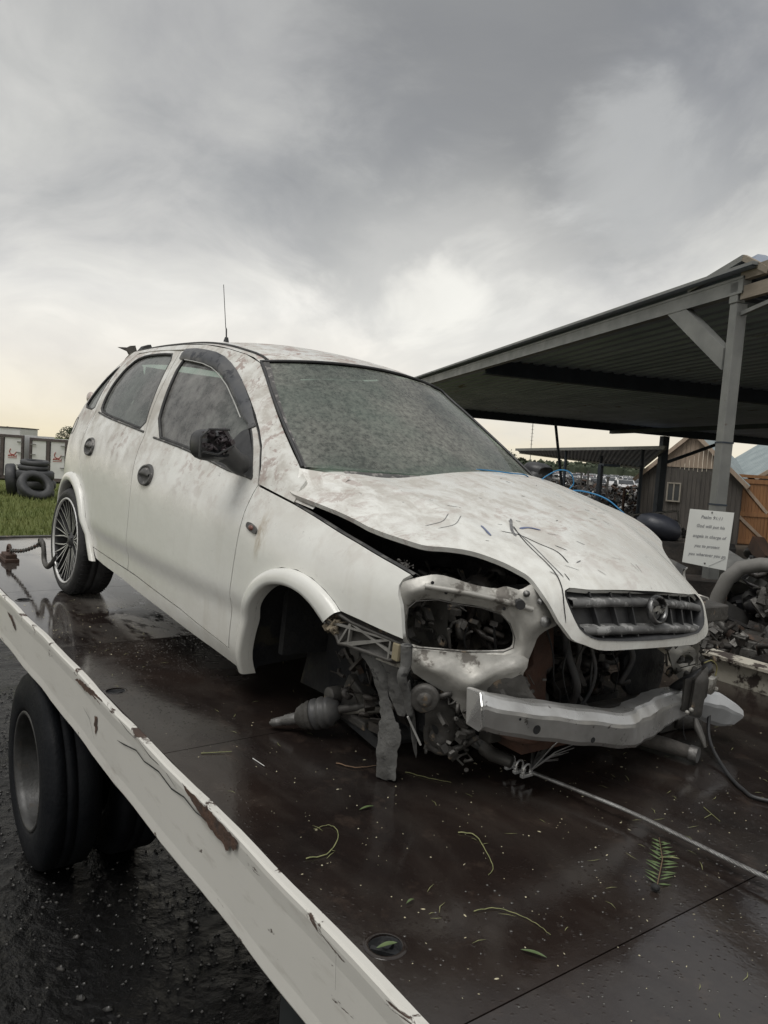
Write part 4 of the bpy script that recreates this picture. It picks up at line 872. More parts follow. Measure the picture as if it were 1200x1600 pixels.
g=G();g.box((2.7,2.1,.15),(1.9,2.2,2.0));cb=tb(g,'cab',WHT,bevel=.12);g=G();g.box((2.4,.99,.25),(.9,.03,.6));g.build('side_window',CG,cb)
for y in (1.1,3.1):
    g=G();g.lathe([(.28,-.13),(.40,-.15),(.46,-.1),(.465,.1),(.40,.15),(.28,.13)],(2.9,y,-.75),(0,1,0),32,closed=True);tb(g,'wheel',RUBW)
# ------------------------------------------------------------------ winch cable and lashing
def onbed(g,name,mat,**kw): return g.build(name,mat,M4=BED,**kw)
def wob_(P,n,amp,seed):
    r=random.Random(seed);R=[]
    P=[Vector(p) for p in P]
    for i in range(len(P)-1):
        for k in range(n): R.append(P[i].lerp(P[i+1],k/n)+Vector([r.uniform(-amp,amp) for _ in range(3)]))
    return R+[P[-1]]
def smooth_pts(P,n=6):
    T=[(i,)+tuple(p) for i,p in enumerate(P)];return [_ip(T,i/n) for i in range((len(P)-1)*n+1)]
t=empty('winch_cable',BED@Matrix.Translation((-1.53,1.75,0)),'steel winch cable with clamps running across the deck to the front of the car','cable')
L=smooth_pts([(-1.545,1.745,.040),(-1.40,1.785,.034),(-1.219,1.817,.032),(-.864,1.835,.030),(-.3,1.86,.05),(.6,1.95,.10),(1.4,2.1,.2)],20)
for k in range(6):
    P=[]
    for i,p in enumerate(L):
        for sub in range(3):
            if i==len(L)-1 and sub: break
            q=Vector(p) if sub==0 else Vector(p).lerp(Vector(L[i+1]),sub/3);s=(i*3+sub)
            d=(Vector(L[min(i+1,len(L)-1)])-Vector(L[max(i-1,0)])).normalized();u=Vector((0,0,1));w=d.cross(u).normalized();a=k*math.pi/3+s*.55
            P.append(q+(u*math.cos(a)+w*math.sin(a))*.0037-Vector((-1.53,1.75,0)))
    g=G();g.tube(P,.0026,5);g.build('strand',STL,t)
for p in ((-1.635,1.742),(-1.600,1.743),(-1.568,1.742)):
    c=Vector((p[0],p[1],.045))-Vector((-1.53,1.75,0));g=G()
    g.tube([c+Vector((0,.015*math.cos(a),.018*math.sin(a)-.004)) for a in [math.pi*j/8 for j in range(-4,13)]],.0035,7);g.box(c+Vector((0,0,-.020)),(.013,.046,.010))
    for s in (-1,1): g.lathe([(0,.010),(.0065,.009),(.0065,0),(0,0)],c+Vector((0,s*.017,-.015)),(0,0,1),6)
    g.build('cable_clamp',ALU,t,bevel=.001)
g=G();rr=random.Random(12)
for k in range(24):
    a=rr.uniform(-1.0,1.5);l=rr.uniform(.06,.19);s=Vector((-1.555,1.745,.045))-Vector((-1.53,1.75,0));e=s+Vector((-.35*math.sin(a)*l*1.3-.02,l*.95*math.cos(a*.55),l*rr.uniform(.05,.75)));g.tube([s,s.lerp(e,.5)+Vector((0,0,.012)),e],[.0026,.002,.0012],5)
g.build('frayed_wires',STL,t)
SLG=M('grimy_sling',(.10,.10,.098),(.05,.05,.05),30,.6,.8,bump=.4,bsc=150)
t=empty('lifting_sling',BED@Matrix.Translation((-1.70,1.70,0)),'grimy twisted sling between the tow eye and the cable clamps','sling')
og=Vector((-1.70,1.70,0))
for k in range(5):
    a0=k*1.26;P=smooth_pts([Vector((-1.83,1.632,.13))-og,Vector((-1.80,1.659,.10))-og,Vector((-1.756,1.694,.075))-og,Vector((-1.70,1.70,.062))-og],6)
    P=[Vector(p)+Vector((0,math.cos(a0+i*.25)*.018*(1-i/22),math.sin(a0+i*.25)*.014)) for i,p in enumerate(P)];g=G();g.tube(P,.0085,6);g.build('rope_strand',SLG,t)
g=G();g.tube([Vector((-1.715,1.70,.064))-og,Vector((-1.68,1.702,.055))-og,Vector((-1.62,1.730,.047))-og],[.024,.022,.019],12);g.build('sleeve',INND,t)
# tie-down chain and hook at the rear wheel
t=empty('tie_down_chain',BED@Matrix.Translation((-5.8,1.10,0)),'rusty chain and hook from the deck ring to the rear wheel','chain')
og=Vector((-5.8,1.10,0));A0=Vector((-5.72,1.075,.075));A1=Vector((-5.113,1.125,.200))
nL=22
for i in range(nL):
    p=A0.lerp(A1,(i+.5)/nL)-og+Vector((0,0,-.02*math.sin(math.pi*(i+.5)/nL)));d=(A1-A0).normalized();u=Vector((0,0,1)) if i%2 else Vector((0,1,0));u=(u-d*u.dot(d)).normalized();g=G()
    g.tube([p+d*.021*math.cos(a)+u*.0105*math.sin(a) for a in [2*math.pi*j/10 for j in range(11)]],.0042,6,False);g.build('link',RUST if i%5==0 else INND,t)
g=G();c=Vector((-5.76,1.08,.0))-og;g.box(c+Vector((0,0,.012)),(.26,.09,.024)).box(c+Vector((.02,0,.036)),(.16,.07,.03));
g.tube([c+Vector((.02+.05*math.cos(a),0,.055+.05*math.sin(a))) for a in [math.pi*j/8 for j in range(9)]],.011,8);g.build('anchor_plate',RUST,t,bevel=.004)
g=G();g.tube([Vector(p)-og for p in smooth_pts([(-5.12,1.125,.205),(-5.03,1.13,.232),(-4.99,1.13,.19),(-4.965,1.13,.125),(-4.88,1.13,.105),(-4.79,1.135,.15),(-4.73,1.14,.21)],5)],[.009]*3+[.014]*9+[.015]*12+[.012]*4+[.006]*3,10)
g.lathe([(.026,-.012),(.03,0),(.026,.012)],Vector((-5.07,1.13,.222))-og,(0,1,0),14);g.build('hook',INND,t)
# ------------------------------------------------------------------ litter on the deck
LGR=M('green_leaf',(.06,.10,.035),(.09,.125,.045),60,.5);LYE=M('yellow_green_stem',(.24,.24,.11),(.15,.165,.07),50,.6);LBR=M('brown_twig',(.16,.10,.06),(.10,.065,.04),50,.8)
D0=dict(d_curl=[(-1.515,.947),(-1.507,.999),(-1.55,1.057),(-1.596,1.084),(-1.626,1.076),(-1.624,1.033)],d_stem1=[(-1.435,1.355),(-1.402,1.383),(-1.334,1.356),(-1.266,1.318),(-1.245,1.283)],d_stem2=[(-1.158,1.158),(-1.141,1.208),(-1.096,1.235),(-1.052,1.245),(-1.014,1.242)],
d_twig=[(-1.941,1.301),(-1.887,1.335),(-1.868,1.405)],d_twig2=[(-1.795,1.456),(-1.727,1.493),(-1.672,1.534)],d_pod=[(-2.193,.968),(-2.16,1.055)],d_chip=[(-2.088,1.092),(-2.019,1.096)],d_s3=[(-1.202,2.098),(-1.126,2.056)])
LB=dict(d_curl=('curled yellowish stem lying nearest the white rail','stem',LYE,.0022),d_stem1=('yellow green arched stem in the middle of the deck','stem',LYE,.0022),d_stem2=('long thin curved stem left of the green fern','stem',LYE,.0017),d_twig=('crooked brown twig under the torn grey liner strip','twig',LBR,.0028),d_twig2=('straight thin twig right of the torn liner strip','twig',LYE,.0015),d_pod=('pale straw lying on the deck seam behind the drive shaft','straw',LYE,.0022),d_chip=('short white sliver in front of the drive shaft','sliver',WHT,.002),d_s3=('short forked stem beyond the winch cable','stem',LYE,.0014))
for k,P in D0.items():
    lb,ct_,mt,r=LB[k];P=[(x,y,r*1.1) for x,y in P];P=smooth_pts(P,6) if len(P)>2 else P
    P=[(x,y,z+.002*abs(math.sin(i))) for i,(x,y,z) in enumerate(P)]
    g=G();g.tube(P,[.78*r*(1-.6*i/len(P)) for i in range(len(P))],6)
    if k=='d_s3': g.tube([(-1.165,2.078,.002),(-1.16,2.035,.003)],.001,5)
    onbed(g,ct_,mt,origin=tuple(P[0][:2])+(0,),label=lb,cat=ct_)
def leafm(a,b,w,lb,mt=LGR):
    a=Vector(a);b=Vector(b);d=b-a;s=Vector((-d.y,d.x,0)).normalized()*w;V=[];F=[];n=8
    for i in range(n+1):
        u=i/n;k=math.sin(math.pi*min(1,u*.96+.02))**.8;c=a.lerp(b,u)+Vector((0,0,.003+.004*math.sin(u*3)))
        V+=[c-s*k+Vector((0,0,.002)),c,c+s*k+Vector((0,0,.002))]
    for i in range(n): F+=[(3*i,3*i+1,3*i+4,3*i+3),(3*i+1,3*i+2,3*i+5,3*i+4)]
    g=G();g.add(V,F,True);onbed(g,'leaf',mt,origin=(a.x,a.y,0),label=lb,cat='leaf')
leafm((-1.011,1.151,0),(-.966,1.178,0),.0045,'narrow bright green leaf nearest the bottom of the picture')
leafm((-1.655,1.193,0),(-1.654,1.241,0),.004,'small green leaf between the twig and the curled stem')
leafm((-1.25,1.044,0),(-1.254,1.069,0),.003,'tiny green leaf left of the long curved stem')
leafm((-1.165,.905,-.004),(-1.148,.943,.004),.006,'green leaf caught in the nearest tie-down socket')
leafm((-1.09,1.72,0),(-1.06,1.765,0),.004,'small yellow green leaf near the fern',LYE)
# fern frond
t=empty('fern_frond',BED@Matrix.Translation((-1.03,1.60,0)),'small green fern frond lying on the wet deck','fern')
g=G();a=Vector((.02,0,.004));b=Vector((-.115,.20,.012));g.tube([a,a.lerp(b,.5)+Vector((.008,.006,.006)),b],[.0018,.0014,.0008],6);g.build('stalk',LBR,t)
for i in range(13):
    for s in (-1,1):
        u=.06+.9*i/13;c=a.lerp(b,u)+Vector((.008,.006,.006))*math.sin(math.pi*u);d=(b-a).normalized();sd=Vector((-d.y,d.x,0))*s;l=.046*(1-.55*abs(u-.32)/.68);e=c+(sd*.86+d*(.50+.1*math.sin(i)))*l+Vector((0,0,.006*math.sin(i*2.+s)));w=d*.0035
        g=G();g.add([c,c.lerp(e,.4)-w,c.lerp(e,.4)+Vector((0,0,.003)),c.lerp(e,.4)+w,e],[(0,1,2),(0,2,3),(1,4,2),(2,4,3)],True);g.build('leaflet',LGR,t)
g=G();g.ball(a+Vector((.004,-.012,.006)),(.012,.010,.008),8);g.build('root_clod',DRK,t)
# seeds, petals, drops: nobody could count them
SEED=M('pale_seed',(.50,.47,.34),(.38,.34,.22),40,.6)
g=G();rr=random.Random(31);V=[];F=[]
for k in range(2300):
    x=rr.uniform(-4.6,.1);y=rr.uniform(.90,3.2)
    if rr.random()>.35+.65*(.5+.5*math.sin(x*2.1+1)*math.cos(y*2.3)): continue
    r=rr.choice([.0011,.0013,.0016,.0020,.0026])*(1.25 if x<-3 else 1);a=rr.uniform(0,6.28);e=rr.uniform(.4,1)*r;el=rr.choice([1,1,1,2.2]);c,s=math.cos(a),math.sin(a);n=len(V)
    for j in range(5):
        t_=j*2*math.pi/5;u,w=r*el*math.cos(t_),e*math.sin(t_);V.append((x+u*c-w*s,y+u*s+w*c,.0008))
    V.append((x,y,.0008+e*.8));F+=[(n+j,n+(j+1)%5,n+5) for j in range(5)]
g.add(V,F,True);onbed(g,'seed_litter',SEED,origin=(0,0,0),label='tiny pale seeds and petals scattered over the wet deck',cat='litter',kind='stuff')
g=G();V=[];F=[]
for k in range(260):
    x=rr.uniform(-4.5,0);y=rr.uniform(.92,3.1);a=rr.uniform(0,6.28);l=rr.uniform(.006,.022);b_=a+rr.uniform(-.5,.5)
    strip([(x,y,.0018),(x+l*math.cos(a),y+l*math.sin(a),.003),(x+l*math.cos(a)+l*math.cos(b_),y+l*math.sin(a)+l*math.sin(b_),.0018)],.0009,(0,0,1),g)
onbed(g,'straw_litter',LYE,origin=(0,0,0),label='short straws and stalks scattered over the wet deck',cat='litter',kind='stuff')
WAT=M('water_drop',(.05,.045,.04),None,5,.03,.05,spec=.9)
g=G();
for k in range(420):
    x=rr.uniform(-1.25,.0);y=rr.uniform(.95,2.3);r=rr.uniform(.0012,.004);g.lathe([(r,.0004),(r*.9,r*.35),(r*.5,r*.55),(0,r*.6)],(x,y,0),(0,0,1),8)
onbed(g,'rain_drops',WAT,origin=(0,0,0),label='rain drops beaded on the nearest wet deck sheet',cat='drops',kind='stuff')
g=G();g.tube(smooth_pts([(-1.487,2.561,.13),(-1.44,2.50,.05),(-1.326,2.404,.012),(-1.207,2.312,.008),(-1.124,2.306,.008),(-.9,2.5,.008)],8),.006,8);onbed(g,'black_cable',BLK,origin=(-1.487,2.561,0),label='loose black cable trailing from the bumper bracket onto the deck',cat='cable')
BARM=M('weathered_bar',(.12,.11,.10),(.07,.065,.06),20,.7,.9,bump=.5,bsc=60)
t=empty('loose_pipe',BED@Matrix.Translation((-1.581,2.321,0)),'weathered round bar lying on the deck under the bumper beam','bar')
g=G();g.tube([(-.15,-.04,.034),(0,0,.034),(.09,.022,.036),(.173,.044,.034)],[.024,.026,.025,.022],12);g.build('bar',BARM,t);g=G();g.tube([(.16,.04,.034),(.185,.047,.034)],[.028,.026],10);g.build('end_cap',STL,t)
# ------------------------------------------------------------------ the car (x forward from the front axle, y to its left, z up)
C=empty('hatchback_car',CAR,'dirty white five-door hatchback wreck without front wheel, bumper and headlights','car')
def xr(z): return -3.03 if z<.95 else -3.03+.62*((z-.95)/.45)**1.6*.50
def SD_(s,off=0.):
    return lambda x,z:(x,s*(side_w(x,z)+off),z)
DF=[(-.465,.862),(-.460,.80),(-.457,.733),(-.464,.643),(-.476,.522),(-.488,.40),(-.502,.242),(-.912,.292),(-1.415,.325),(-1.520,.328),(-1.511,.455),(-1.502,.607),(-1.516,.785),(-1.54,.895),(-1.553,.975),(-1.60,1.222),(-1.665,1.388),(-1.52,1.392),(-1.379,1.380),(-1.25,1.355),(-1.129,1.318),(-1.02,1.273),(-.902,1.218),(-.80,1.162),(-.709,1.108),(-.63,1.052),(-.557,.992),(-.50,.922)]
WF=[(-1.585,1.368),(-1.48,1.372),(-1.386,1.368),(-1.29,1.356),(-1.196,1.335),(-1.12,1.308),(-1.05,1.280),(-.965,1.238),(-.891,1.194),(-.80,1.143),(-.727,1.096),(-.64,1.03),(-.58,.970),(-.53,.905),(-.512,.882),(-.70,.895),(-.904,.923),(-1.15,.947),(-1.44,.968)]
DR=[(-1.520,.328),(-2.088,.336),(-2.16,.45),(-2.235,.60),(-2.319,.699),(-2.391,.781),(-2.410,.869),(-2.395,.951),(-2.375,1.03),(-2.392,1.12),(-2.408,1.22),(-2.395,1.31),(-2.33,1.383),(-2.1,1.393),(-1.85,1.395),(-1.665,1.388),(-1.60,1.222),(-1.553,.975),(-1.54,.895),(-1.516,.785),(-1.502,.607),(-1.511,.455)]
WR=[(-1.575,.984),(-1.63,1.18),(-1.71,1.372),(-1.887,1.378),(-2.12,1.372),(-2.245,1.352),(-2.315,1.29),(-2.335,1.20),(-2.325,1.12),(-2.30,1.045),(-2.1,1.025),(-1.85,1.007)]
QG=[(-2.425,1.045),(-2.437,1.13),(-2.452,1.22),(-2.455,1.315),(-2.53,1.285),(-2.60,1.22),(-2.655,1.13),(-2.69,1.055)]
AO=[(-.437,.175),(-.424,.274),(-.400,.374),(-.36,.47),(-.313,.538),(-.229,.592),(-.143,.620),(-.05,.631),(.04,.622),(.111,.601),(.161,.578),(.195,.556)]
AI=[(-.392,.175),(-.372,.281),(-.350,.357),(-.315,.440),(-.268,.500),(-.204,.545),(-.133,.566),(-.066,.573),(.008,.567),(.069,.548),(.112,.526),(.145,.507)]
FE=[(-.465,.860),(-.216,.826),(-.07,.803),(.071,.779),(.18,.762),(.275,.745),(.36,.730),(.427,.716),(.409,.699),(.405,.681),(.412,.655),(.427,.631),(.436,.60),(.442,.571),(.450,.537),(.376,.543),(.28,.551)]+AO[::-1]+[(-.499,.187),(-.502,.242),(-.488,.40),(-.476,.522),(-.464,.643),(-.457,.733),(-.460,.80)]
SI=[(-.502,.242),(-.912,.292),(-1.415,.325),(-2.088,.336),(-2.03,.285),(-1.90,.276),(-1.616,.268),(-1.066,.232),(-.654,.195),(-.437,.172),(-.47,.20)]
RO=[(-2.03,.27),(-2.09,.345),(-2.16,.45),(-2.24,.57),(-2.31,.635),(-2.40,.678),(-2.48,.69),(-2.57,.683),(-2.67,.65),(-2.76,.58),(-2.82,.49),(-2.86,.38),(-2.875,.28)]
RI=[(-2.075,.27),(-2.13,.345),(-2.20,.44),(-2.275,.54),(-2.34,.595),(-2.42,.63),(-2.49,.64),(-2.56,.633),(-2.64,.605),(-2.72,.545),(-2.78,.46),(-2.815,.36),(-2.825,.28)]
QP=[(-2.10,.345),(-2.16,.45),(-2.235,.60),(-2.319,.699),(-2.391,.781),(-2.410,.869),(-2.395,.951),(-2.375,1.03),(-2.392,1.12),(-2.408,1.22),(-2.395,1.31),(-2.33,1.383),(-2.25,1.40)]
QE=[(x,_ip(EDGE,x)[1]) for x in (-2.30,-2.40,-2.50,-2.58,-2.66,-2.73)]
QP=QP+QE+[(xr(z)+.022,z) for z in (1.30,1.24,1.16,1.08,1.0,.92,.80,.68,.56,.44,.32,.26)]+[(-2.90,.25)]+RO[::-1][1:-1]
ED=[(x,_ip(EDGE,x)[1]) for x in (-.24,-.31,-.40,-.50,-.6,-.7,-.8,-.93,-1.05,-1.2,-1.43,-1.7,-1.9,-2.1,-2.30)]
RR=[(-.464,.8625),(-.34,.8447),(-.22,.8282)]+ED+[(-2.30,1.388),(-2.0,1.396),(-1.665,1.393),(-1.52,1.397),(-1.379,1.386),(-1.25,1.361),(-1.129,1.324),(-1.02,1.279),(-.902,1.224),(-.80,1.168),(-.709,1.114),(-.63,1.058),(-.557,.998),(-.495,.925)]
GSK=M('rubber_seal',(.02,.02,.021),(.05,.05,.049),20,.6,.8)
def stroke_on(fn,P,r,mat,name,parent,closed=False,flat=1.):
    P=[Vector(fn(*p)) for p in (dens(P,.03) if closed else sum([dens([P[i],P[i+1]],.03)[:max(1,int(math.ceil(math.hypot(P[i+1][0]-P[i][0],P[i+1][1]-P[i][1])/.03)))] for i in range(len(P)-1)],[])+[P[-1]])]
    if closed: P.append(P[0])
    g=G();g.tube(P,r,6,not closed);return g.build(name,mat,parent)
for s in (-1,1):
    near=s<0;fl=near
    fn=SD_(s)
    def pn(name,o,h,mat,st,off=0.,th=.014,pr=C,gap=.0024,lab=None): 
        return panel(name,SD_(s,off),o,h,st,mat,pr,th,flip=not near if False else (s>0),gap=gap,**({'label':lab} if lab else {}))
    side='right' if near else 'left'
    d1=pn('front_door',DF,[chaikin(WF,1,.2)],PAINT,.035,lab='%s front door'%side)
    d2=pn('rear_door',DR,[chaikin(WR,1,.2)],PAINT,.035,lab='%s rear door'%side)
    qp=pn('rear_quarter_panel',QP,[chaikin(QG,1,.2)],PAINT,.035)
    fe=pn('front_fender',FE,[],PAINT,.03)
    pn('sill',SI,[],PAINT,.03,off=-.001,gap=.004)
    pn('roof_side_rail',RR,[],PAINTH,.03)
    # raised wheel arch lips
    for A,B,nm in ((AO,AI,'wheel_arch_lip'),(RO,RI,'wheel_arch_lip')):
        P=A+B[::-1];mid=[((a[0]+b[0])/2,(a[1]+b[1])/2) for a,b in zip(A,B)]
        def fa(x,z,A=A,B=B):
            dA=min(math.hypot(x-a[0],z-a[1]) for a in dens(A,.02)[:-1]+[A[-1]]);dB=min(math.hypot(x-a[0],z-a[1]) for a in dens(B,.02)[:-1]+[B[-1]]);k=dA/(dA+dB+1e-6)
            return (x,s*(side_w(x,z)+.002+.024*math.sin(min(1,k*1.5)*math.pi/2)),z)
        g=G();V=[];F=[];n=len(A)
        pa=_ip([(i,)+p for i,p in enumerate(A)],0)
        m=40
        for i in range(m+1):
            u=i/m*(n-1);a=_ip([(k,)+p for k,p in enumerate(A)],u);b=_ip([(k,)+p for k,p in enumerate(B)],u)
            for j,(k,o_) in enumerate(((0,.0),(.03,.010),(.12,.019),(.35,.024),(.75,.026),(.93,.023),(1.0,.014),(1.0,-.03))):
                x=a[0]+(b[0]-a[0])*k;z=a[1]+(b[1]-a[1])*k;V.append((x,s*(side_w(x,z)+o_),z))
        for i in range(m):
            for j in range(7): F.append((i*8+j,(i+1)*8+j,(i+1)*8+j+1,i*8+j+1))
        g.add(V,F,True);g.build(nm,PAINT,fe if A is AO else qp)
        # dark liner tunnel
        cx_,cz_=(-.12,.24) if A is AO else (-2.45,.27);R_=.345 if A is AO else .365
        g=G();V=[];F=[];m=24
        Bq=[_ip([(k,)+p for k,p in enumerate(B)],i/m*(n-1)) for i in range(m+1)]
        for i,b in enumerate(Bq):
            w0=side_w(*b);V+=[(b[0],s*(w0-.012),b[1]),(b[0]+(b[0]-cx_)*.06,s*(w0-.05),b[1]+.02),(b[0]+(b[0]-cx_)*.08,s*.46,b[1]+.035)]
        for i in range(m): F+=[(3*i,3*i+3,3*i+4,3*i+1),(3*i+1,3*i+4,3*i+5,3*i+2)]
        g.add(V,F,True)
        lo=[(Bq[-1][0]+.12,s*.46,.14),(Bq[0][0]-.05,s*.46,.10)] if A is AO else [(-2.84,s*.46,.2),(-2.05,s*.46,.2)]
        g.add([(b[0]+(b[0]-cx_)*.08,s*.46,b[1]+.035) for b in Bq]+lo,[tuple(range(len(Bq)+2))]);g.build('wheel_housing',M('wheel_housing_grime',(.008,.009,.012),(.018,.018,.018),7,.7,.95,bump=.5,bsc=30,c3=(.035,.032,.022),t3=.60,sc3=8),C)
    # windows
    for nm,P,pr in (('window',WF,d1),('window',WR,d2),('quarter_window',QG,qp)):
        o=chaikin(inset(P,-.006),1,.2)
        panel(nm,SD_(s,-.013),o,[],.06,GLS,pr,0,flip=s>0,gap=0)
        q=chaikin(inset(P,.003),1,.2);stroke_on(SD_(s,-.006),q,.0075,GSK,'window_seal',pr,True)
    # belt mouldings
    for P,pr in (([(-.515,.878),(-.70,.892),(-.904,.919),(-1.15,.943),(-1.445,.963)],d1),([(-1.572,.980),(-1.85,1.002),(-2.1,1.020),(-2.305,1.040)],d2)): stroke_on(SD_(s,.000),P,.0055,BLKD,'belt_moulding',pr)
    stroke_on(SD_(s,-.004),[(-.46,.868)]+DF[::-1][0:11],.0035,DRK,'door_seal',d1)
    # lower crease line along the doors is pressed into the skin; door handles
    for (hx,hz_),pr in (((-1.352,.797),d1),((-2.222,.855),d2)):
        g=G();V=[];F=[];m=28;rx,rz=.078,.050
        w0=side_w(hx,hz_)
        rings=[(1.0,.001),(.93,.012),(.80,.012),(.72,.004),(.45,.0025),(0.02,.0025)]
        for k,(f_,o_) in enumerate(rings):
            for j in range(m):
                a=2*math.pi*j/m;x=hx+rx*f_*math.cos(a);z=hz_+rz*f_*math.sin(a);V.append((x,s*(side_w(x,z)+o_),z))
        for k in range(len(rings)-1):
            for j in range(m): F.append((k*m+j,k*m+(j+1)%m,(k+1)*m+(j+1)%m,(k+1)*m+j))
        g.add(V,F,True);hh=g.build('door_handle',BLKD,pr)
        g=G();V=[];F=[]
        for i in range(9):
            u=-1+2*i/8;x=hx+u*.055;zt=hz_+.002+.030*math.sqrt(max(0,1-(u*.93)**2));zb=hz_-.006
            for z,o_ in ((zb,.004),(zb,.012),((zb+zt)/2,.016),(zt,.009),(zt,.0)): V.append((x,s*(w0+o_+ (side_w(x,z)-w0)),z))
        for i in range(8):
            for j in range(4): F.append((5*i+j,5*i+5+j,5*i+6+j,5*i+1+j))
        g.add(V,F,True);g.build('flap',BLKD,hh)
    # side repeater
    P=chaikin([(-.419,.721),(-.407,.737),(-.343,.722),(-.338,.703),(-.348,.697),(-.403,.708)],2)
    r_=panel('side_repeater',SD_(s,.006),P,[],.02,BLKD,fe,.01,flip=s>0,gap=0)
    g=G();g.ball((-.378,s*(side_w(-.378,.716)+.006),.716),(.017,.007,.010),10);g.build('lens',REDL,r_)
    # B pillar / inner shell behind the gaps
    o=[(-.47,.86),(-.48,.24),(-2.05,.30),(-2.2,.62),(-2.40,.80),(-2.40,.95),(-1.5,.93)]
    panel('inner_shell',SD_(s,-.03),o,[],.10,DRK,C,0,flip=s>0,gap=0)
    for P in ([(-1.50,.93),(-1.61,.93),(-1.72,1.385),(-1.63,1.385)],[(-2.33,1.0),(-2.43,1.0),(-2.44,1.30),(-2.36,1.36)]): panel('pillar_trim',SD_(s,-.030),P,[],.06,INT,C,0,flip=s>0,gap=0)
    # fender top flange and inner apron
    TP=[(-.216,.826),(-.07,.803),(.071,.779),(.18,.762),(.275,.745),(.36,.730),(.427,.716)]
    g=G();V=[];F=[]
    for x,z in TP:
        w=side_w(x,z);V+=[(x,s*(w-.003),z-.001),(x,s*(w-.012),z+.003),(x,s*(w-.035),z-.006),(x,s*(w-.04),z-.03),(x,s*(w-.06),z-.035),(x,s*(w-.14),z-.06),(x-.02,s*(w-.20),z-.30)]
    for i in range(len(TP)-1):
        for j in range(6): F.append((7*i+j,7*i+7+j,7*i+8+j,7*i+1+j))
    g.add(V,F,True);g.build('inner_wing',M('inner_wing_grime',(.12,.118,.11),(.05,.048,.045),6,.6,.8,c3=(.03,.03,.03),t3=.5),C)
# window visor on the near front door
VO=[(-1.60,1.345),(-1.61,1.398),(-1.49,1.399),(-1.373,1.390),(-1.27,1.378),(-1.176,1.357),(-1.10,1.330),(-1.026,1.297),(-.94,1.252),(-.863,1.208),(-.77,1.155),(-.700,1.105),(-.655,1.072),(-.685,1.055),(-.705,1.078),(-.758,1.096),(-.84,1.140),(-.933,1.188),(-1.0,1.224),(-1.065,1.253),(-1.13,1.280),(-1.196,1.300),(-1.29,1.318),(-1.397,1.329),(-1.50,1.337)]
def vis(x,z):
    d=min(segdist(x,z,VO),.02)/.02;return (x,-(side_w(x,z)+.006+.016*d),z)
ov,F,L=cdt(VO,[],.018);v_=sheet(ov,F,vis,.003).build('window_visor',M('dusty_smoked_visor',(.055,.058,.064),(.10,.10,.10),7,.35,.6,c3=(.02,.022,.028),t3=.56,sc3=16),C)
stroke_on(lambda x,z:(x,-(side_w(x,z)+.016),z),VO[15:],.0028,M('visor_edge_light',(.42,.42,.40),None,5,.4),'visor_edge',v_)
# roof
def roof_s(t,u):
    xe=-.93+(-2.72+.93)*t;ye,ze=_ip(EDGE,xe);k=1-abs(u)**2.3
    return (xe+.10*(1-u*u)*(1-t)**4-.05*(1-u*u)*t**4,u*ye,ze+(.042+.016*min(1,t*4))*k)
def gridsurf(fn,nu,nv,flip=False,u0=0,u1=1,v0=0,v1=1):
    g=G();V=[fn(u0+(u1-u0)*i/nu,v0+(v1-v0)*j/nv) for i in range(nu+1) for j in range(nv+1)];F=[]
    for i in range(nu):
        for j in range(nv):
            a=i*(nv+1)+j;q=(a,a+1,a+nv+2,a+nv+1);F.append(q[::-1] if flip else q)
    return g.add(V,F,True)
rf=gridsurf(roof_s,28,22,True,v0=-1,v1=1).build('roof',PAINTH,C)
gridsurf(lambda a,b:tuple(Vector(roof_s(a,b*.97))-Vector((0,0,.03))),14,10,v0=-1,v1=1).build('headlining',INT,C)
for s in (-1,1):
    g=G();g.tube([Vector(roof_s(t,s*.93))+Vector((0,0,.001)) for t in [.0+.95*i/30 for i in range(31)]],.007,6);g.build('roof_gutter_strip',GSK,rf)
# windscreen, its seal and the black print band
gridsurf(lambda u,v:wind_p(u*.985,.01+.975*v),24,18,True,u0=-1,u1=1).build('windscreen',GLW,C)
g=G();P=[wind_p(-1,v/12) for v in range(13)]+[wind_p(-1+u/10,1) for u in range(1,20)]+[wind_p(1,1-v/12) for v in range(13)];P=[Vector(p)+Vector((.004,0,.004)) for p in P]
g.tube(P,.0065,7);g.build('windscreen_seal',BLK,C)
P2=[Vector(wind_p(-.985,v/12))+Vector((.006,0,.003)) for v in range(13)];
g=G();V=[];F=[]
for i in range(13):
    v=i/12;w=.10*(.35+.65*(v**2));a=Vector(wind_p(-1,v))+Vector((.002,0,.004));b=Vector(wind_p(-1+w*.62,v))+Vector((.003,0,.003));V+=[a,b]
for i in range(12): F.append((2*i,2*i+1,2*i+3,2*i+2))
g.add(V,F,True);g.build('pillar_trim',BLKD,C,label='dusty black trim along the windscreen pillar')
# scuttle under the hood edge
gridsurf(lambda u,v:tuple(Vector(wind_p(u,0)).lerp(Vector((-.02,u*.66,.84)),v)),20,3,False,u0=-.78,u1=.78).build('scuttle',BLKD,C)
# hood
hn=[(.133,-.703),(.273,-.693),(.399,-.668),(.494,-.654),(.567,-.631),(.610,-.612),(.633,-.594),(.645,-.570),(.657,-.540),(.690,-.482),(.748,-.434),(.79,-.415),(.818,-.404),(.860,-.408),(.901,-.412),(.948,-.391),(.963,-.366)]
lipN=[(.985,-.335),(1.0,-.25),(1.0,-.12),(1.0,0),(1.0,.12),(1.0,.25),(.992,.32),(.968,.378)]
hf=[(s_,-y) for s_,y in hn[::-1]][1:]
back=[(.02,.655),(-.0,.5),(-.0,.25),(0,0),(0,-.25),(0,-.48),(.02,-.55),(.06,-.62),(.10,-.68)]
GR=[(.885,-.338),(.893,-.22),(.897,-.05),(.897,.15),(.889,.34),(.898,.372),(.930,.368),(.955,.345),(.972,.285),(.981,.15),(.985,0),(.984,-.15),(.980,-.27),(.970,-.315),(.945,-.340),(.91,-.350)]
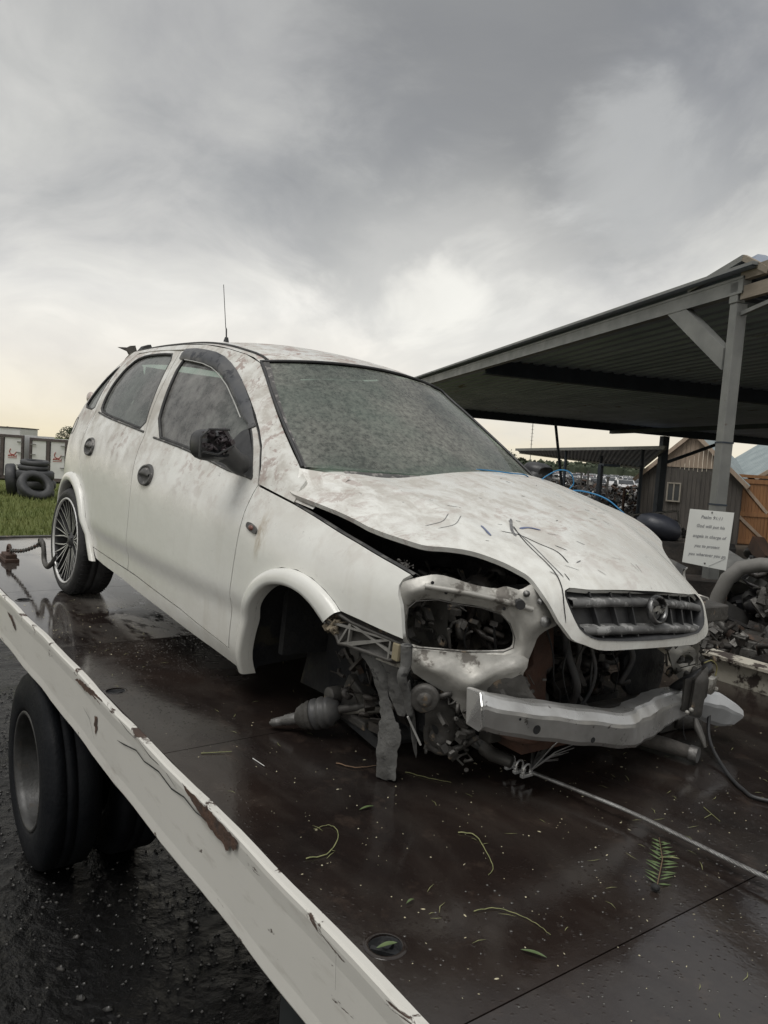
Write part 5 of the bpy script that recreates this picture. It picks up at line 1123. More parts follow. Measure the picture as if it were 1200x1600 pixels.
def hood_c(s,y):
    x,yy,z=hood_p(s,y)
    z+=max(0,1-s/.45)*(.066*math.exp(-((abs(y)-.55)/.17)**2)*(1 if y<0 else .25)+.010)
    # two raised pressings that run back from the grille corners, one dent
    w=.30+.16*(1-s);d=abs(abs(y)-w);z+=.006*math.exp(-(d/.03)**2)*(s>.1)*min(1,(s-.05)*3)
    z-=.008*math.exp(-((s-.60)**2/.006+(y+.30)**2/.01))
    return (x,yy,z)
def sc(P): return [(s_,y*.62) for s_,y in P]      # even triangle size in (s, y)
ho=sc(hn+lipN+hf+back);hg=sc(GR)
fh=lambda a,b:hood_c(a,b/.62)
ho=chaikin(ho,2);ov,F,L=cdt(ho,[chaikin(dens(hg,.05),1)],.022)
hood=sheet(ov,F,fh,.016,flip=False).build('hood',PAINTH,C,label='loose white hood with stains and scratches')
ov,F,L=cdt(inset(ho,.02),[],.06);sheet(ov,F,lambda a,b:tuple(Vector(fh(a,b))-Vector((.012 if a>.85 else 0,0,.03 if a<.85 else .0)))if a<.86 else tuple(Vector(fh(a,b))+Vector((-.045,0,-.0))),0).build('hood_inner',M('hood_inner_dark',(.06,.06,.058),(.03,.03,.03),5,.7),hood)
g=gridsurf(lambda u,v:tuple(Vector((-.235,-.697,.833)).lerp(Vector((-.312,-.640,.943)),v).lerp(Vector((-.12,-.69,.822)).lerp(Vector((-.16,-.52,.935)),v),u)),6,6,True);g.build('cowl_corner',PAINTH,C)
g=gridsurf(lambda u,v:tuple(Vector((-.235,.697,.833)).lerp(Vector((-.312,.640,.943)),v).lerp(Vector((-.06,.675,.835)).lerp(Vector((-.05,.52,.945)),v),u)),6,6,False);g.build('cowl_corner',PAINTH,C)
# scratches and paint smears on the hood
SCR=M('bare_scratch',(.20,.20,.20),(.10,.10,.105),30,.6);SBL=M('blue_smear',(.10,.13,.24),(.16,.18,.26),30,.6)
def onh(P,off=.0012): return [Vector(hood_c(*p))+Vector((off*.5,0,off)) for p in P]
def hs(P,w,mat,n=6):
    q=smooth_pts(P,n) if len(P)>2 else P;g=G()
    strip(onh(q),w,(.2,0,1),g);return g.build('scratch',mat,hood)
hs([(.552,-.217),(.605,-.246),(.693,-.277),(.78,-.302),(.847,-.313)],.0020,SCR);hs([(.585,-.232),(.66,-.275),(.727,-.302),(.832,-.327),(.91,-.355),(.956,-.362)],.0020,DRK)
hs([(.545,-.20),(.60,-.255),(.64,-.28)],.005,SCR);hs([(.60,-.30),(.635,-.262),(.69,-.248),(.737,-.225),(.789,-.238)],.0022,DRK);hs([(.796,.035),(.831,.025)],.002,DRK);hs([(.80,.056),(.835,.036)],.0018,DRK);hs([(.565,-.343),(.605,-.361),(.634,-.372)],.0045,SBL);hs([(.603,-.226),(.605,-.19),(.626,-.161)],.006,SBL)
hs([(.479,-.391),(.512,-.445),(.522,-.514)],.0013,SCR);hs([(.50,-.36),(.54,-.42),(.55,-.49)],.0011,SCR)
rr=random.Random(17)
for k in range(26):
    s0=rr.uniform(.2,.88);y0=rr.uniform(-.5,.35)*(1 if s0<.7 else .7);a=rr.gauss(.9,.5);l=rr.uniform(.01,.045)
    hs([(s0,y0),(s0+l*.4*math.cos(a),y0+l*.5*math.sin(a)),(s0+l*.8*math.cos(a),y0+l*math.sin(a*1.1))],rr.uniform(.0006,.0020),DRK if k%3 else SCR,3)
# grille
fg=lambda a,b,o:Vector(hood_p(a,b/.62))+Vector((-o,0,0))
ov,F,L=cdt(inset(hg,-.006),[],.04);gr=sheet(ov,F,lambda a,b:tuple(fg(a,b,.035)),0).build('grille',BLK,C,label='black grille set in the nose of the hood')
q=[tuple(Vector(hood_c(a,b/.62))+Vector((.002,0,0))) for a,b in dens(chaikin(dens(hg,.05),1),.012)];g=G();V=[];F=[];n=len(q);cg=Vector(hood_p(.94,0))
for i,p in enumerate(q):
    p=Vector(p);d=(cg-p);d.x=0;d.normalize();V+=[p,p+d*.010+Vector((-.004,0,0)),p+d*.014+Vector((-.034,0,0))]
for i in range(n):
    j=(i+1)%n
    for k in range(2): F.append((3*i+k,3*j+k,3*j+k+1,3*i+k+1))
g.add(V,F,True);g.build('frame',BLK,gr)
SLT=M('dusty_grille_slat',(.07,.07,.07),(.15,.15,.147),14,.5,.75,c3=(.26,.26,.255),t3=.54,sc3=22)
for s_,yl,yr_,hh in ((.925,-.325,.352,.014),(.966,-.30,.305,.014)):
    g=G();V=[];F=[];m=30
    for i in range(m+1):
        y=yl+(yr_-yl)*i/m;b=Vector(hood_p(s_,y));wv=.0006*math.sin(y*90)
        for dx,dz in ((-.034,-hh*.6),(-.004,-hh),(-.001,-.3*hh),(-.006+wv,hh*.5),(-.034,hh*.8)): V.append(b+Vector((dx,0,dz+wv)))
    for i in range(m):
        for k in range(4): F.append((5*i+k,5*i+5+k,5*i+6+k,5*i+1+k))
    g.add(V,F,True);g.build('slat',SLT,gr)
for y in (-.25,-.17,-.09,.12,.20,.28):
    g=G();a=Vector(hood_p(.895,y))+Vector((-.02,0,-.004));b=Vector(hood_p(.984,y*.9))+Vector((-.02,0,.006));g.bar(a,b,.006,.022,(1,0,0));g.build('fin',BLK,gr)
CHR=M('tarnished_chrome',(.30,.30,.30),(.12,.12,.12),25,.25,.5,metal=.9,c3=(.05,.05,.05),t3=.52)
ec=Vector(hood_p(.935,.0))+Vector((.006,0,-.004));en=Vector((.96,0,.22)).normalized()
g=G();pts=[]
eu=Vector((0,1,0));ev=en.cross(eu)*-1
if ev.z<0: ev=-ev
V=[];F=[];m=32
for i in range(m):
    a=2*math.pi*i/m;d=eu*math.cos(a)+ev*math.sin(a)
    for r,h in ((.031,.0),(.033,.010),(.038,.014),(.043,.010),(.045,.0),(.043,-.006),(.03,-.006)): V.append(ec+d*r+en*h)
for i in range(m):
    for k in range(7): F.append((7*i+k,7*i+(k+1)%7,7*((i+1)%m)+(k+1)%7,7*((i+1)%m)+k))
g.add(V,F,True);em=g.build('emblem',CHR,gr)
Z=[(-.044,.000),(-.006,.002),(-.020,.014),(.016,.012),(.044,.000),(.006,-.002),(.020,-.014),(-.016,-.012)]
Z=[(-.043,-.006),(-.012,.012),(.010,.012),(.006,.003),(.043,.006),(.012,-.012),(-.010,-.012),(-.006,-.003)]
g=G();g.prism([ec+eu*a+ev*b+en*.002 for a,b in Z],en*.007);g.build('lightning_bolt',CHR,em)
# tailgate and rear end
def tail(u,v):
    z=1.345-(1.345-.27)*u;zz=min(z,1.31);xs=xr(zz)+.022
    w=side_w(xs,zz);y=v*w;return (xs-.060*(1-v*v)*(1 if z<.6 else .8),y,z if z<1.3 else zz+(z-zz))
gridsurf(tail,24,16,False,v0=-1,v1=1).build('tailgate',PAINT,C)
g=gridsurf(lambda u,v:tuple(Vector(tail(.08+.34*u,v))+Vector((-.006,0,0))),8,12,False,v0=-.72,v1=.72);g.build('rear_window',GLS,C)
LMP=M('clear_lamp_ring',(.50,.42,.38),(.40,.36,.34),20,.15,.3)
for s in (-1,1):
    for z,r in ((1.330,.030),(1.228,.034),(1.115,.036)):
        x=-2.73 if z<1.3 else -2.70;y=s*(side_w(x,z)-.006);g=G();g.ball((x,y,z),(r*1.3,r*.55,r*1.0),14);g.build('tail_light',LMP,C)
g=G();b=Vector((-2.70,-.44,1.375));g.prism([b,b+Vector((.0,-.028,.040)),b+Vector((.0,-.085,.056)),b+Vector((.0,-.030,.062)),b+Vector((0,-.012,.075)),b+Vector((0,.012,.080)),b+Vector((0,.03,.03))],(.03,0,0));g.build('broken_spoiler_bracket',BARM,C)
g=G();b=Vector((-2.68,-.40,1.40));g.prism([b+Vector((0,-.03,0)),b+Vector((0,.01,.055)),b+Vector((0,.05,.072)),b+Vector((0,.06,.055)),b+Vector((0,.05,.0))],(.05,0,0));g.build('spoiler_stub',BLK,C)
# antenna
b=Vector((-1.5,-.40,1.462));g=G();g.tube([b+Vector((0,0,-.01)),b+Vector((0,0,.012))],[.014,.008],10);g.tube([b,b+Vector((-.002,-.004,.05)),b+Vector((-.003,-.008,.06)),b+Vector((0,-.04,.255))],[.0035,.0035,.0018,.0015],6);g.build('antenna',BLK,C)
# fuel flap outline
stroke_on(SD_(-1,.0005),[(-2.74+.045*math.cos(a),.945+.05*math.sin(a)) for a in [2*math.pi*k/18 for k in range(18)]],.0016,DRK,'fuel_flap_gap',C,True)
# mirrors
sail=[(-.700,1.070),(-.650,1.03),(-.58,.972),(-.53,.906),(-.507,.876),(-.60,.880),(-.72,.893),(-.80,.905),(-.77,.96)]
MRB=M('mirror_black',(.016,.017,.020),(.045,.045,.046),14,.4,.6)
for s in (-1,1):
    panel('mirror_sail',SD_(s,.004),chaikin(sail,1),[],.03,MRB,C,.014,flip=s>0,gap=0)
    t=bpy.data.objects.new('door_mirror',None);S.collection.objects.link(t);t.parent=C;t.location=(-.60,s*.74,.945);rr=random.Random(3)
    g=G();g.tube([(.03,0,-.02),(.05,s*.03,-.012),(.065,s*.06,.008),(.07,s*.10,.03)],[.042,.038,.038,.045],12);g.build('arm',MRB,t,bevel=.0)
    # housing: rounded shell open on the rear where the glass and motor showed, front cap missing
    g=G();V=[];F=[];nu,nv=10,20
    for i in range(nu+1):
        u=i/nu
        for j in range(nv):
            a=2*math.pi*j/nv;ry=.076*(1-.35*u**3);rz=.062*(1-.35*u**3);ca,sa=math.cos(a),math.sin(a)
            e=.72;y=math.copysign(abs(ca)**e,ca)*ry;z=math.copysign(abs(sa)**e,sa)*rz*(1 if sa<0 else .85)
            V.append((.02+.10*u*(1-.15*abs(ca)),s*(.125)+y,.045+z))
    for i in range(nu):
        for j in range(nv): F.append((i*nv+j,i*nv+(j+1)%nv,(i+1)*nv+(j+1)%nv,(i+1)*nv+j))
    F.append(tuple(range(nv)));F.append(tuple(range(nu*nv,nu*nv+nv))[::-1]);g.add(V,F,True);g.build('housing',MRB,t)
    if near or s<0:
        g=G();junk(g,(.112,-.14,.02),(.02,.11,.07),60,5,.15,False);g.build('exposed_motor',M('exposed_motor_black',(.03,.026,.03),(.06,.045,.05),40,.3,.5),t,kind='stuff')
        g=G();g.tube([(.125,-.205,.0),(.128,-.208,.07),(.125,-.18,.10),(.12,-.10,.104)],.005,6);g.tube([(.13,-.20,.02),(.13,-.14,.015),(.125,-.08,.05)],.004,6);g.build('broken_rim',BLK,t)
# blue wire over the hood
g=G();P=onh([(.082,.064),(.093,.201),(.125,.311),(.14,.395)],.006)
P+= [Vector((-.20,.46,.955)),Vector((-.19,.52,.995)),Vector((-.17,.57,1.025)),Vector((-.15,.62,1.02)),Vector((-.15,.655,.975)),Vector((-.17,.64,.935))]
g.tube(smooth_pts(P,6),.0026,7);P=[Vector((-.20,.50,.945)),Vector((-.17,.60,.935)),Vector((-.12,.68,.945)),Vector((-.03,.735,.925)),Vector((.06,.76,.87))];g.tube(smooth_pts(P,6),.0034,7)
o=g.build('blue_wire',BLUE);o.matrix_world=CAR;tag(o,'thin blue wire looped over the rear corner of the hood','wire')
# ------------------------------------------------------------------ cabin
g=G();g.box((-1.5,0,.30),(2.0,1.34,.04));g.box((-.46,0,.55),(.04,1.30,.55)).box((-2.9,0,.55),(.04,1.1,.5));g.build('floor_pan',INT,C)
g=G();V=[];F=[]
for i in range(13):
    y=-.62+1.24*i/12
    for x,z in ((-.30,.90),(-.42,.955),(-.60,.93),(-.68,.86),(-.62,.62)): V.append((x+.05*(1-(y/.62)**2),y,z))
for i in range(12):
    for k in range(4): F.append((5*i+k,5*i+1+k,5*i+6+k,5*i+5+k))
g.add(V,F,True);g.build('dashboard',BLKD,C)
t_=G();t_.tube([Vector((-.82,-.33,.86))+Vector((math.sin(a)*.07,math.cos(a)*.18,math.sin(a)*.165)) for a in [2*math.pi*k/24 for k in range(25)]],.015,8,False);t_.bar((-.82,-.50,.86),(-.82,-.16,.86),.03,.04);t_.build('steering_wheel',BLK,C)
for x,y,w in ((-1.25,-.35,.48),(-1.25,.35,.48),(-2.05,0,1.2)):
    t=bpy.data.objects.new('seat' if x>-2 else 'rear_bench',None);S.collection.objects.link(t);t.parent=C;t.location=(x,y,.34)
    g=G();g.box((0,0,.10),(.50,w,.18));g.build('cushion',INT,t,bevel=.05)
    g=G();g.box((-.30,0,.42),(.14,w,.62),Matrix.Rotation(-.25,3,'Y'));g.build('backrest',INT,t,bevel=.05)
    for yy in ((0,) if x>-2 else (-.35,.35)):
        g=G();g.box((-.39,yy,.80),(.09,.26,.15),Matrix.Rotation(-.2,3,'Y'));g.build('headrest',INT,t,bevel=.035)
# ------------------------------------------------------------------ wheels of the car
def cwheel(x,y,z,s):
    t=bpy.data.objects.new('rear_wheel',None);S.collection.objects.link(t);t.parent=C;t.location=(x,y,z);R=.300;h=.105
    g=G();g.lathe([(.238,-h*.92),(.248,-h),(.270,-h*1.03),(.286,-h*.96),(.296,-h*.84),(R,-h*.7),(R+.001,-h*.4),(R-.006,-h*.38),(R-.006,-h*.32),(R+.001,-h*.3),(R+.001,-h*.03),(R-.006,0),(R+.001,h*.03),(R,h*.7),(.296,h*.84),(.286,h*.96),(.27,h*1.03),(.238,h*.9)],(0,0,0),(0,1,0),60,closed=True);ty=g.build('tyre',RUB,t)
    g=G()
    for k in range(64):
        a=2*math.pi*k/64
        for b0 in (-.62,.62): g.box(((R-.001)*math.cos(a),b0*h,(R-.001)*math.sin(a)),(.010,h*.42,.004),Matrix.Rotation(-a,3,'Y'))
    g.build('tread_blocks',RUB,ty,kind='stuff')
    RM=M('rim_barrel_dark',(.035,.036,.038),(.06,.06,.06),10,.4,.6,metal=.3);MC=M('machined_spoke_face',(.72,.72,.71),(.60,.60,.59),30,.35,.5,metal=.5)
    g=G();o=s;g.lathe([(.244,o*h*.97),(.240,o*h*1.02),(.233,o*h*.98),(.230,o*h*.7),(.222,o*h*.2),(.212,-o*h*.8),(.10,-o*h*.85)],(0,0,0),(0,1,0),48);rim=g.build('rim',RM,t)
    g=G();g.lathe([(.2435,o*h*.975),(.2405,o*h*1.03),(.2325,o*h*1.0),(.2315,o*h*.93)],(0,0,0),(0,1,0),56);g.build('rim_lip',MC,rim)
    g=G();g.lathe([(0,o*h*.80),(.022,o*h*.80),(.024,o*h*.76),(.052,o*h*.66),(.060,o*h*.5),(.05,0)],(0,0,0),(0,1,0),24);
    for k in range(4):
        a=k*math.pi/2+.5;g.lathe([(.007,0),(.007,.008),(0,.009)],(.038*math.cos(a),o*h*.70,.038*math.sin(a)),(0,o,0),6)
    g.build('hub',RM,rim)
    base=None
    for k in range(7):
        for q,da in enumerate((-.34,-.115,.115,.34)):
            a0=2*math.pi*k/7+.15;ai=a0+da*.42;ao=a0+da*1.05;g=G()
            P=[]
            for r,a,yy in ((.050,ai,.60),(.11,ai+(ao-ai)*.35,.66),(.17,ai+(ao-ai)*.75,.74),(.232,ao,.86)): P.append(Vector((r*math.cos(a),o*h*yy,r*math.sin(a))))
            for i in range(3): g.bar(P[i],P[i+1],.0075,.018,(0,1,0))
            g.build('spoke',RM,rim);g=G();strip([p+Vector((0,o*.0095,0)) for p in P],.0030,(0,o,0),g);g.build('spoke_face',MC,rim)
    g=G();g.lathe([(0,-.01),(.125,-.01),(.125,.01),(0,.01)],(0,-o*.01,0),(0,1,0),28);g.build('brake_drum',INND,t)
    return t
cwheel(-2.492,-.700,.300,-1);cwheel(-2.492,.700,.350,1)
g=G();g.tube([(-2.492,-.6,.29),(-2.45,0,.26),(-2.492,.6,.33)],.035,8);g.build('rear_axle_beam',DRK,C)
g=G();g.tube([(-2.9,.35,.24),(-2.2,.2,.22),(-1.0,.1,.22),(-.2,.1,.22)],.028,8);g.build('exhaust_pipe',INND,C)
# ------------------------------------------------------------------ stripped front end
exec_=None
hb=BK['head_out'];hh=BK['head_hole']
fp=plate('headlamp_panel',hb,[hh],INN,C,thick=.035,puff=.022,pw=.032,step=.017,noise_=.003,label='bare inner panel that held the right headlight')
c,u,v,n=plane_of(hb,(1,-1,.2))
for i,p in enumerate(BK['head_bolt']):
    g=G();pp=Vector(p)+n*(.024);R_=.010 if i in (0,) else .006
    if i in (0,4,5): g.lathe([(0,.007),(R_,.006),(R_,.001),(R_*1.7,.0),(R_*1.7,-.004)],pp,n,8);g.build('bolt',STL,fp)
    else: g.lathe([(0,.0012),(R_*.85,.0012)],pp,n,12);g.build('hole',DRK,fp)
g=G();g.tube([Vector(BK['head_bolt'][1])+n*.02,Vector(BK['head_bolt'][1])+n*.045],.014,10);g.build('rubber_stop',BLK,fp)
# upper member ridge and lamp frame folds
rim=[Vector(p)+n*.018 for p in hh];g=G();g.tube(rim+[rim[0]],.0018,6,False);g.build('flange',INND,fp)
g=G();P=[Vector(p)+n*.024 for p in (hb[2],hb[5],hb[9])];P=[Vector((.44,-.655,.690))+n*.024,Vector((.50,-.565,.684))+n*.028,Vector((.56,-.478,.672))+n*.028,Vector((.615,-.40,.655))+n*.024];g.tube(smooth_pts([tuple(p) for p in P],5),.008,8);g.build('pressed_ridge',INN,fp)
# lower corner member, swelling forward
P=[(.43,-.668,.508),(.49,-.581,.508),(.577,-.453,.515),(.62,-.392,.52),(.617,-.394,.476),(.60,-.42,.455),(.565,-.475,.42),(.556,-.50,.37),(.542,-.505,.303),(.53,-.523,.316),(.519,-.539,.352),(.499,-.569,.387),(.461,-.625,.418),(.433,-.666,.445)]
plate('corner_member',P,[],INN,C,thick=.03,puff=.045,pw=.07,step=.016,off=.02,noise_=.008)
lt=plate('headlamp_bracket',BK['lattice'],[],INND,C,thick=.02,puff=-.012,pw=.012,step=.016,toward=(.2,-1,0),off=.01,ch=0)
c2_,u2,v2,n2_=plane_of(BK['lattice'],(.2,-1,0));L=[Vector(p)+n2_*.012 for p in BK['lattice']]
for a,b in ((1,4),(2,7),(6,2),(1,6),(2,5),(7,1),(9,2),(6,5)):
    g=G();g.bar(L[a],L[b],.006,.012,tuple(n2_));g.build('rib',M('pale_rib',(.22,.215,.20),(.14,.135,.125),20,.6),lt)
g=G();g.tube([p+n2_*.001 for p in L+[L[0]]],.006,6,False);g.build('flange',INND,lt)
g=G();g.box(tuple(L[4].lerp(L[3],.45)+n2_*.008-Vector((.012,0,0))),(.028,.012,.05));g.build('clip',M('yellowed_clip',(.30,.26,.17),None,9,.6),lt,bevel=.003)
g=G();junk(g,tuple(L[9].lerp(L[8],.5)-Vector((0,0,.02))),(.06,.02,.05),30,4,.14,False);g.build('torn_foam',M('dirty_foam',(.26,.22,.16),(.12,.10,.08),20,.9),lt,kind='stuff')
P=[Vector(p) for p in BK['rail_strip']];plate('crash_rail',BK['rail_strip'],[],INN,C,thick=.05,puff=.006,pw=.01,step=.02,toward=(.2,-1,0))
fa=BK['flap_a'];fa=[(x,y,z if z>.14 else z-.03) for x,y,z in fa];rr=random.Random(6);fa=[tuple(Vector(a).lerp(Vector(b),k/5)+Vector((rr.uniform(-.005,.005)*(k>0),0,rr.uniform(-.004,.004)*(k>0)))) for a,b in zip(fa,fa[1:]+fa[:1]) for k in range(5)]
plate('torn_liner',fa,[],GRYP,C,thick=.003,puff=.018,pw=.045,step=.016,noise_=.006,label='torn grey wheel liner hanging to the deck')
plate('torn_liner',BK['flap_b'],[],GRYP,C,thick=.003,puff=.012,pw=.03,step=.018,noise_=.006,off=.006,label='second torn flap of the wheel liner')
g=G();g.tube(smooth_pts(BK['hang_strut'],5),[.017-.0003*i for i in range(21)],8);g.build('hanging_strap',GRYP,C)
plate('hanging_strip',BK['hang_strip'],[],GRYP,C,thick=.003,puff=.004,pw=.01,step=.02)
g=G();g.tube(BK['rod'],.0035,6);g.build('thin_rod',WHT,C)
hc=Vector(BK['horn'][0]);hr=.043;hnn=Vector((.75,-.6,-.1)).normalized();g=G();g.lathe([(0,.012),(.012,.016),(.020,.010),(.024,.006),(.034,.010),(.041,.004),(.043,-.004),(.040,-.014),(.02,-.03),(0,-.03)],hc,hnn,26);g.build('horn',INND,C)
ar=plate('tow_eye_arm',BK['arm'],[chaikin(BK['armhole'],1)],INND,C,thick=.03,puff=.014,pw=.02,step=.013,off=.0)
g=G();g.tube(smooth_pts([(.445,-.585,.27),(.452,-.578,.22),(.475,-.548,.197),(.505,-.505,.215),(.53,-.46,.25)],5),.010,8);g.build('tow_eye',INND,C)
junk(G(),(.50,-.52,.17),(.14,.20,.24),90,71,.20,False).build('broken_mounts',INND,C,kind='stuff')
junk(G(),(.10,-.52,.13),(.30,.16,.24),90,72,.22,False).build('suspension_fittings',EBK,C,kind='stuff')
junk(G(),(.60,-.38,.36),(.06,.16,.08),30,73,.16,False).build('bracket_fittings',INND,C,kind='stuff')
junk(G(),(.60,.50,.36),(.10,.20,.18),70,74,.18,False).build('lamp_mount_fittings',INND,C,kind='stuff')
rr=random.Random(9)
for k in range(9):
    a=Vector((.50+rr.uniform(-.04,.05),-.60+.10*k,.60+rr.uniform(-.05,.02)));g=G();P=[a]
    for j in range(4): P.append(P[-1]+Vector((rr.uniform(-.02,.02),rr.uniform(-.03,.05),-.075+rr.uniform(-.02,.03))))
    g.tube(smooth_pts([tuple(p) for p in P],4),rr.uniform(.0022,.005),6);g.build('loose_wire',BLK if k%3 else INND,C)
# drive shaft, joint and suspension remains
ax0=Vector((-.136,-.76,.088));ax1=Vector((.05,-.60,.185));d=(ax1-ax0).normalized();Lx=(ax1-ax0).length
g=G();g.lathe([(0,-.002),(.006,-.002),(.006,.006),(.013,.006),(.015,.03),(.015,.055),(.018,.056),(.019,.10)],ax0,d,18);g.build('splined_shaft',STL,C)
g=G();g.lathe([(.019,.095),(.033,.105),(.040,.12),(.043,.125),(.041,.132),(.046,.138),(.049,.145),(.047,.150),(.051,.156)],ax0,d,22);g.build('joint_collar',INND,C)
g=G();g.lathe([(.042,.150),(.050,.158),(.052,.170),(.043,.177),(.051,.184),(.053,.196),(.043,.203),(.049,.210),(.048,.222),(.036,.232),(.03,.246),(0,.25)],ax0,d,26);g.build('rubber_boot',M('greasy_boot',(.05,.05,.052),(.085,.083,.08),12,.4,.6),C)
g=G();g.tube([ax0+d*.23,(.18,-.42,.24),(.28,-.25,.30)],.014,8);g.build('drive_shaft',INND,C)
g=G();g.tube(smooth_pts([(.03,-.58,.165),(.09,-.55,.185),(.17,-.52,.215),(.24,-.50,.26)],5),.011,8);g.build('sway_link',M('dusty_link',(.17,.16,.14),None,9,.7),C)
g=G();g.box((.02,-.52,.20),(.12,.06,.12),Matrix.Rotation(.4,3,'Y')).box((-.02,-.50,.30),(.055,.04,.15),Matrix.Rotation(-.3,3,'Y')).box((.06,-.54,.15),(.16,.07,.03));g.lathe([(0,-.03),(.03,-.03),(.03,.03),(0,.03)],(-.06,-.56,.19),(0,1,0),12);g.build('knuckle',INND,C,bevel=.006)
g=G();g.tube([(.02,-.50,.26),(.0,-.49,.62)],.026,10);g.tube([(.02,-.50,.40),(.0,-.49,.60)],.05,12);g.build('suspension_strut',DRK,C)
g=G();g.box((.05,-.40,.14),(.32,.34,.035),Matrix.Rotation(.12,3,'Y'));g.tube([(.15,-.55,.12),(.30,-.30,.16),(.30,.3,.2),(.15,.55,.2)],.03,8);g.box((.28,0,.2),(.16,.9,.06));g.build('subframe',DRK,C)
g=G();g.tube([(.02,.62,.2),(.10,.5,.22),(.28,.3,.26)],.02,8);g.lathe([(0,-.04),(.12,-.04),(.12,.0),(.06,.0),(.05,.05),(0,.05)],(.02,.66,.24),(0,1,0),20);g.build('far_hub',INND,C)
# engine bay
g=G();g.box((-.30,0,.58),(.03,1.3,.62));g.build('firewall',DRK,C)
en_=bpy.data.objects.new('engine',None);S.collection.objects.link(en_);en_.parent=C
g=G();g.box((.12,.02,.46),(.40,.50,.34)).box((.16,.02,.66),(.24,.44,.10)).box((.12,.42,.42),(.30,.30,.26));g.build('block',DRK,en_,bevel=.015)
junk(G(),(.25,.05,.25),(.36,.95,.42),520,61,.42,False).build('ancillaries',EBK,en_,kind='stuff')
junk(G(),(.33,.05,.28),(.24,.80,.36),90,62,.34,False).build('bright_fittings',INND,en_,kind='stuff')
junk(G(),(.32,-.50,.50),(.20,.30,.17),130,63,.30,False).build('lamp_bay_fittings',INND,en_,kind='stuff')
for P,r in (([(.50,-.10,.56),(.50,-.06,.46),(.53,-.03,.36),(.50,.0,.29)],.013),([(.48,-.02,.58),(.50,.0,.45),(.47,.03,.33),(.51,.06,.27)],.009),([(.44,.05,.58),(.48,.10,.52),(.50,.18,.53),(.48,.26,.55)],.016),([(.52,.02,.50),(.55,.03,.40),(.53,.02,.30),(.50,-.05,.24)],.006),([(.46,.25,.50),(.50,.30,.42),(.48,.28,.32)],.010)):
    g=G();g.tube(smooth_pts(P,6),r,8);g.build('hose',M('grey_hose',(.05,.052,.056),(.085,.08,.075),20,.6),en_)
g=G();g.prism(BK['rust_post'],(-.04,.01,0));g.build('radiator_duct',RUST,C,bevel=.006)
plate('crash_box',BK['crash_box'],[],INND,C,thick=.09,puff=.008,pw=.02,step=.016,off=.03)
plate('fan_shroud',BK['darkpanel'],[],DRK,C,thick=.03,puff=.01,pw=.02,step=.03,toward=(1,0,0))
plate('left_headlamp_panel',[(x,y,z+.0) for x,y,z in BK['rpanel']],[chaikin(BK['rpanel_hole'],1)],INN,C,thick=.03,puff=.012,pw=.02,step=.014,toward=(1,-.2,0),label='bare panel left of the engine bay with round hole')
g=G();g.prism([(.62,.50,.49),(.62,.52,.49),(.61,.575,.37),(.61,.545,.37)],(-.05,0,0));g.build('panel_edge',INN,C)
g=G();g.box((.55,.60,.58),(.10,.22,.06)).box((.50,.66,.52),(.05,.04,.2)).box((.50,.35,.60),(.05,.5,.05)).box((.52,-.1,.655),(.05,.66,.045)).box((.50,.0,.24),(.05,.80,.05));g.build('radiator_support',INND,C,bevel=.006)
# bumper beam lofted from three section curves
def loft(name,rows,mat,parent,close_back=.055,n=6,**kw):
    R=[smooth_pts(r,n) for r in rows];m=len(R[0]);g=G();V=[];k=len(rows)
    for i in range(m):
        b=Vector((-1,0,0))
        sec=[Vector(R[0][i])+b*close_back]+[Vector(r[i]) for r in R]+[Vector(R[-1][i])+b*close_back]
        q=[sec[0],sec[1]+b*.005+Vector((0,0,.003))]
        for j in range(1,len(sec)-2): q+=[sec[j].lerp(sec[j+1],.10)-b*.002,sec[j].lerp(sec[j+1],.86)-b*.003]
        q+=[sec[-2]+b*.006+Vector((0,0,-.004)),sec[-1]];q=[p_+Vector((.0025*math.sin(i*.8)+.0018*math.sin(i*2.1+p_.z*90),0,.0015*math.sin(i*1.3))) for p_ in q];V+=q;kk=len(q)
    for j in range(kk-1):
        W_=[];[W_.extend((V[i*kk+j],V[i*kk+j+1])) for i in range(m)];g.add(W_,[(2*i,2*i+1,2*i+3,2*i+2) for i in range(m-1)],True)
    g.add(V[:kk]+V[-kk:],[tuple(range(kk)),tuple(range(kk,2*kk))[::-1]],False);return g.build(name,mat,parent,**kw),R
bm,RW=loft('bumper_beam',[[tuple(Vector(r[1])+Vector((-.004,-.018,0)))]+r[1:] for r in (BK['beam_top'],BK['beam_mid'],BK['beam_bot'])],ALU,C,label='bent bare aluminium bumper beam')
for p,r in (((.731,-.455,.352),.013),((.766,-.25,.305),.0085),((.712,-.505,.381),.004)):
    p=Vector(p)+Vector((.012,-.004,0));g=G();g.lathe([(0,.0),(r,.0)],p,(.98,-.18,0),16);g.build('hole',DRK,bm)
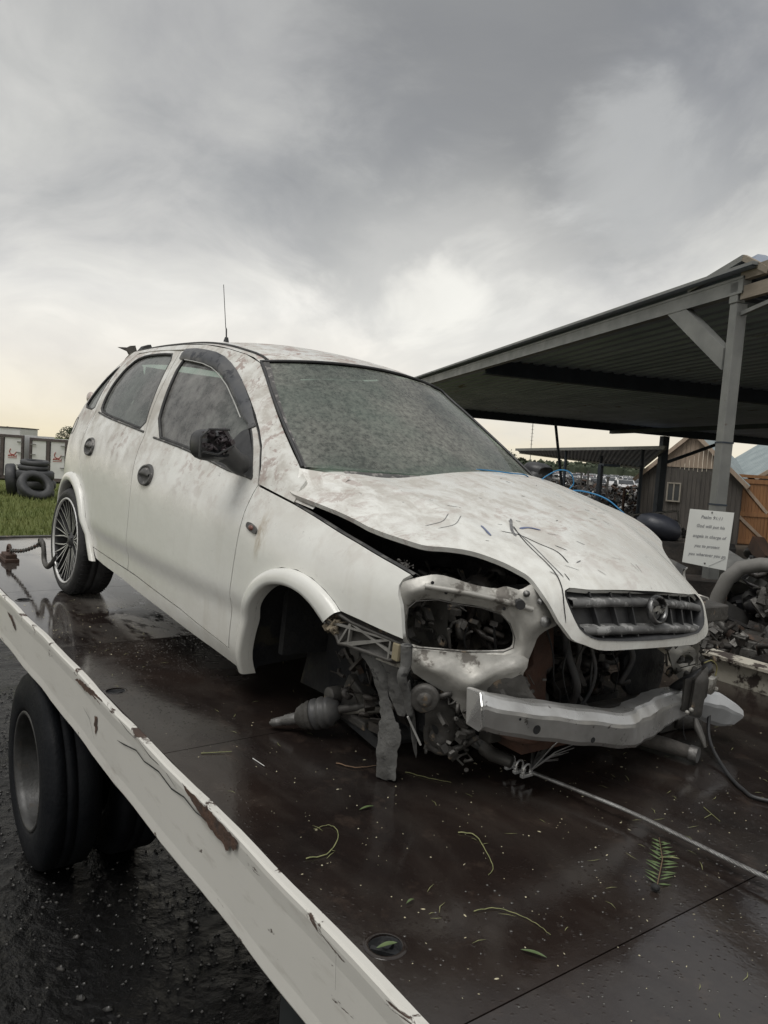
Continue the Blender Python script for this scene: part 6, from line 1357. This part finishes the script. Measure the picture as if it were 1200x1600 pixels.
loft('bumper_beam_end',[[(.68,.455,.328),(.70,.56,.318),(.74,.655,.262)],[(.70,.445,.300),(.72,.56,.276),(.745,.65,.240)],[(.67,.455,.245),(.69,.56,.205),(.725,.62,.205)]],M('pale_beam_end',(.52,.53,.54),(.40,.41,.42),6,.35,.5,metal=.2),C,.04)
vb=plate('bumper_bracket',BK['vbrk'],[],INND,C,thick=.012,puff=.006,pw=.01,step=.014,ch=0,toward=(1,-.5,0),off=-.005)
plate('bumper_bracket',BK['vbrk2'],[],INND,C,thick=.02,puff=.010,pw=.010,step=.014,ch=0,toward=(1,-.5,0),label='dark folded steel bracket bolted over the beam')
for p in ((.728,.292,.302),(.735,.303,.312),(.73,.335,.30)):
    g=G();g.lathe([(0,.008),(.007,.007),(.0075,.0)],Vector(p)+Vector((.008,-.004,0)),(.9,-.4,0),6);g.build('bolt',INN,vb)
g=G();g.box((.745,.40,.385),(.02,.055,.055),Matrix.Rotation(.3,3,'Z'));g.lathe([(0,.01),(.009,.008),(.009,0)],(.757,.405,.375),(1,-.2,0),8);g.build('pale_plate',INN,C,bevel=.006)
g=G();g.tube(smooth_pts(BK['hose'],6),.017,10);g.build('black_hose',BLK,C)
g=G();g.tube(smooth_pts(BK['wire_loop'],6),.0022,6);g.build('yellow_wire',M('yellow_wire',(.30,.27,.10),None,5,.5),C)
g=G();g.tube([(.74,.339,.276),(.755,.335,.25),(.78,.326,.225),(.80,.32,.20)],[.006,.013,.011,.005],8);g.build('cable_connector',INND,C)
g=G();g.tube([(.72,.30,.27),(.725,.31,.22),(.73,.32,.20)],.002,5);g.build('hanging_wire',BLK,C)
g=G();g.lathe([(0,-.05),(.03,-.05),(.034,0),(.03,.06),(0,.06)],(.55,.60,.165),(.3,1,0),14);g.box((.50,.52,.155),(.10,.12,.05));g.build('loose_lower_mount',INND,C,bevel=.004)
g=G();g.box((.55,-.1,.225),(.12,.5,.03));g.lathe([(0,0),(.06,.004),(.08,.02),(.07,.03)],(.58,-.33,.285),(0,0,-1),22);g.build('under_tray',RUST,C)
g=G();junk(g,(.36,-.66,.725),(.08,.03,.012),22,9,.08,False);g.build('hinge_bits',INND,C,kind='stuff')
bpy.context.view_layer.update()
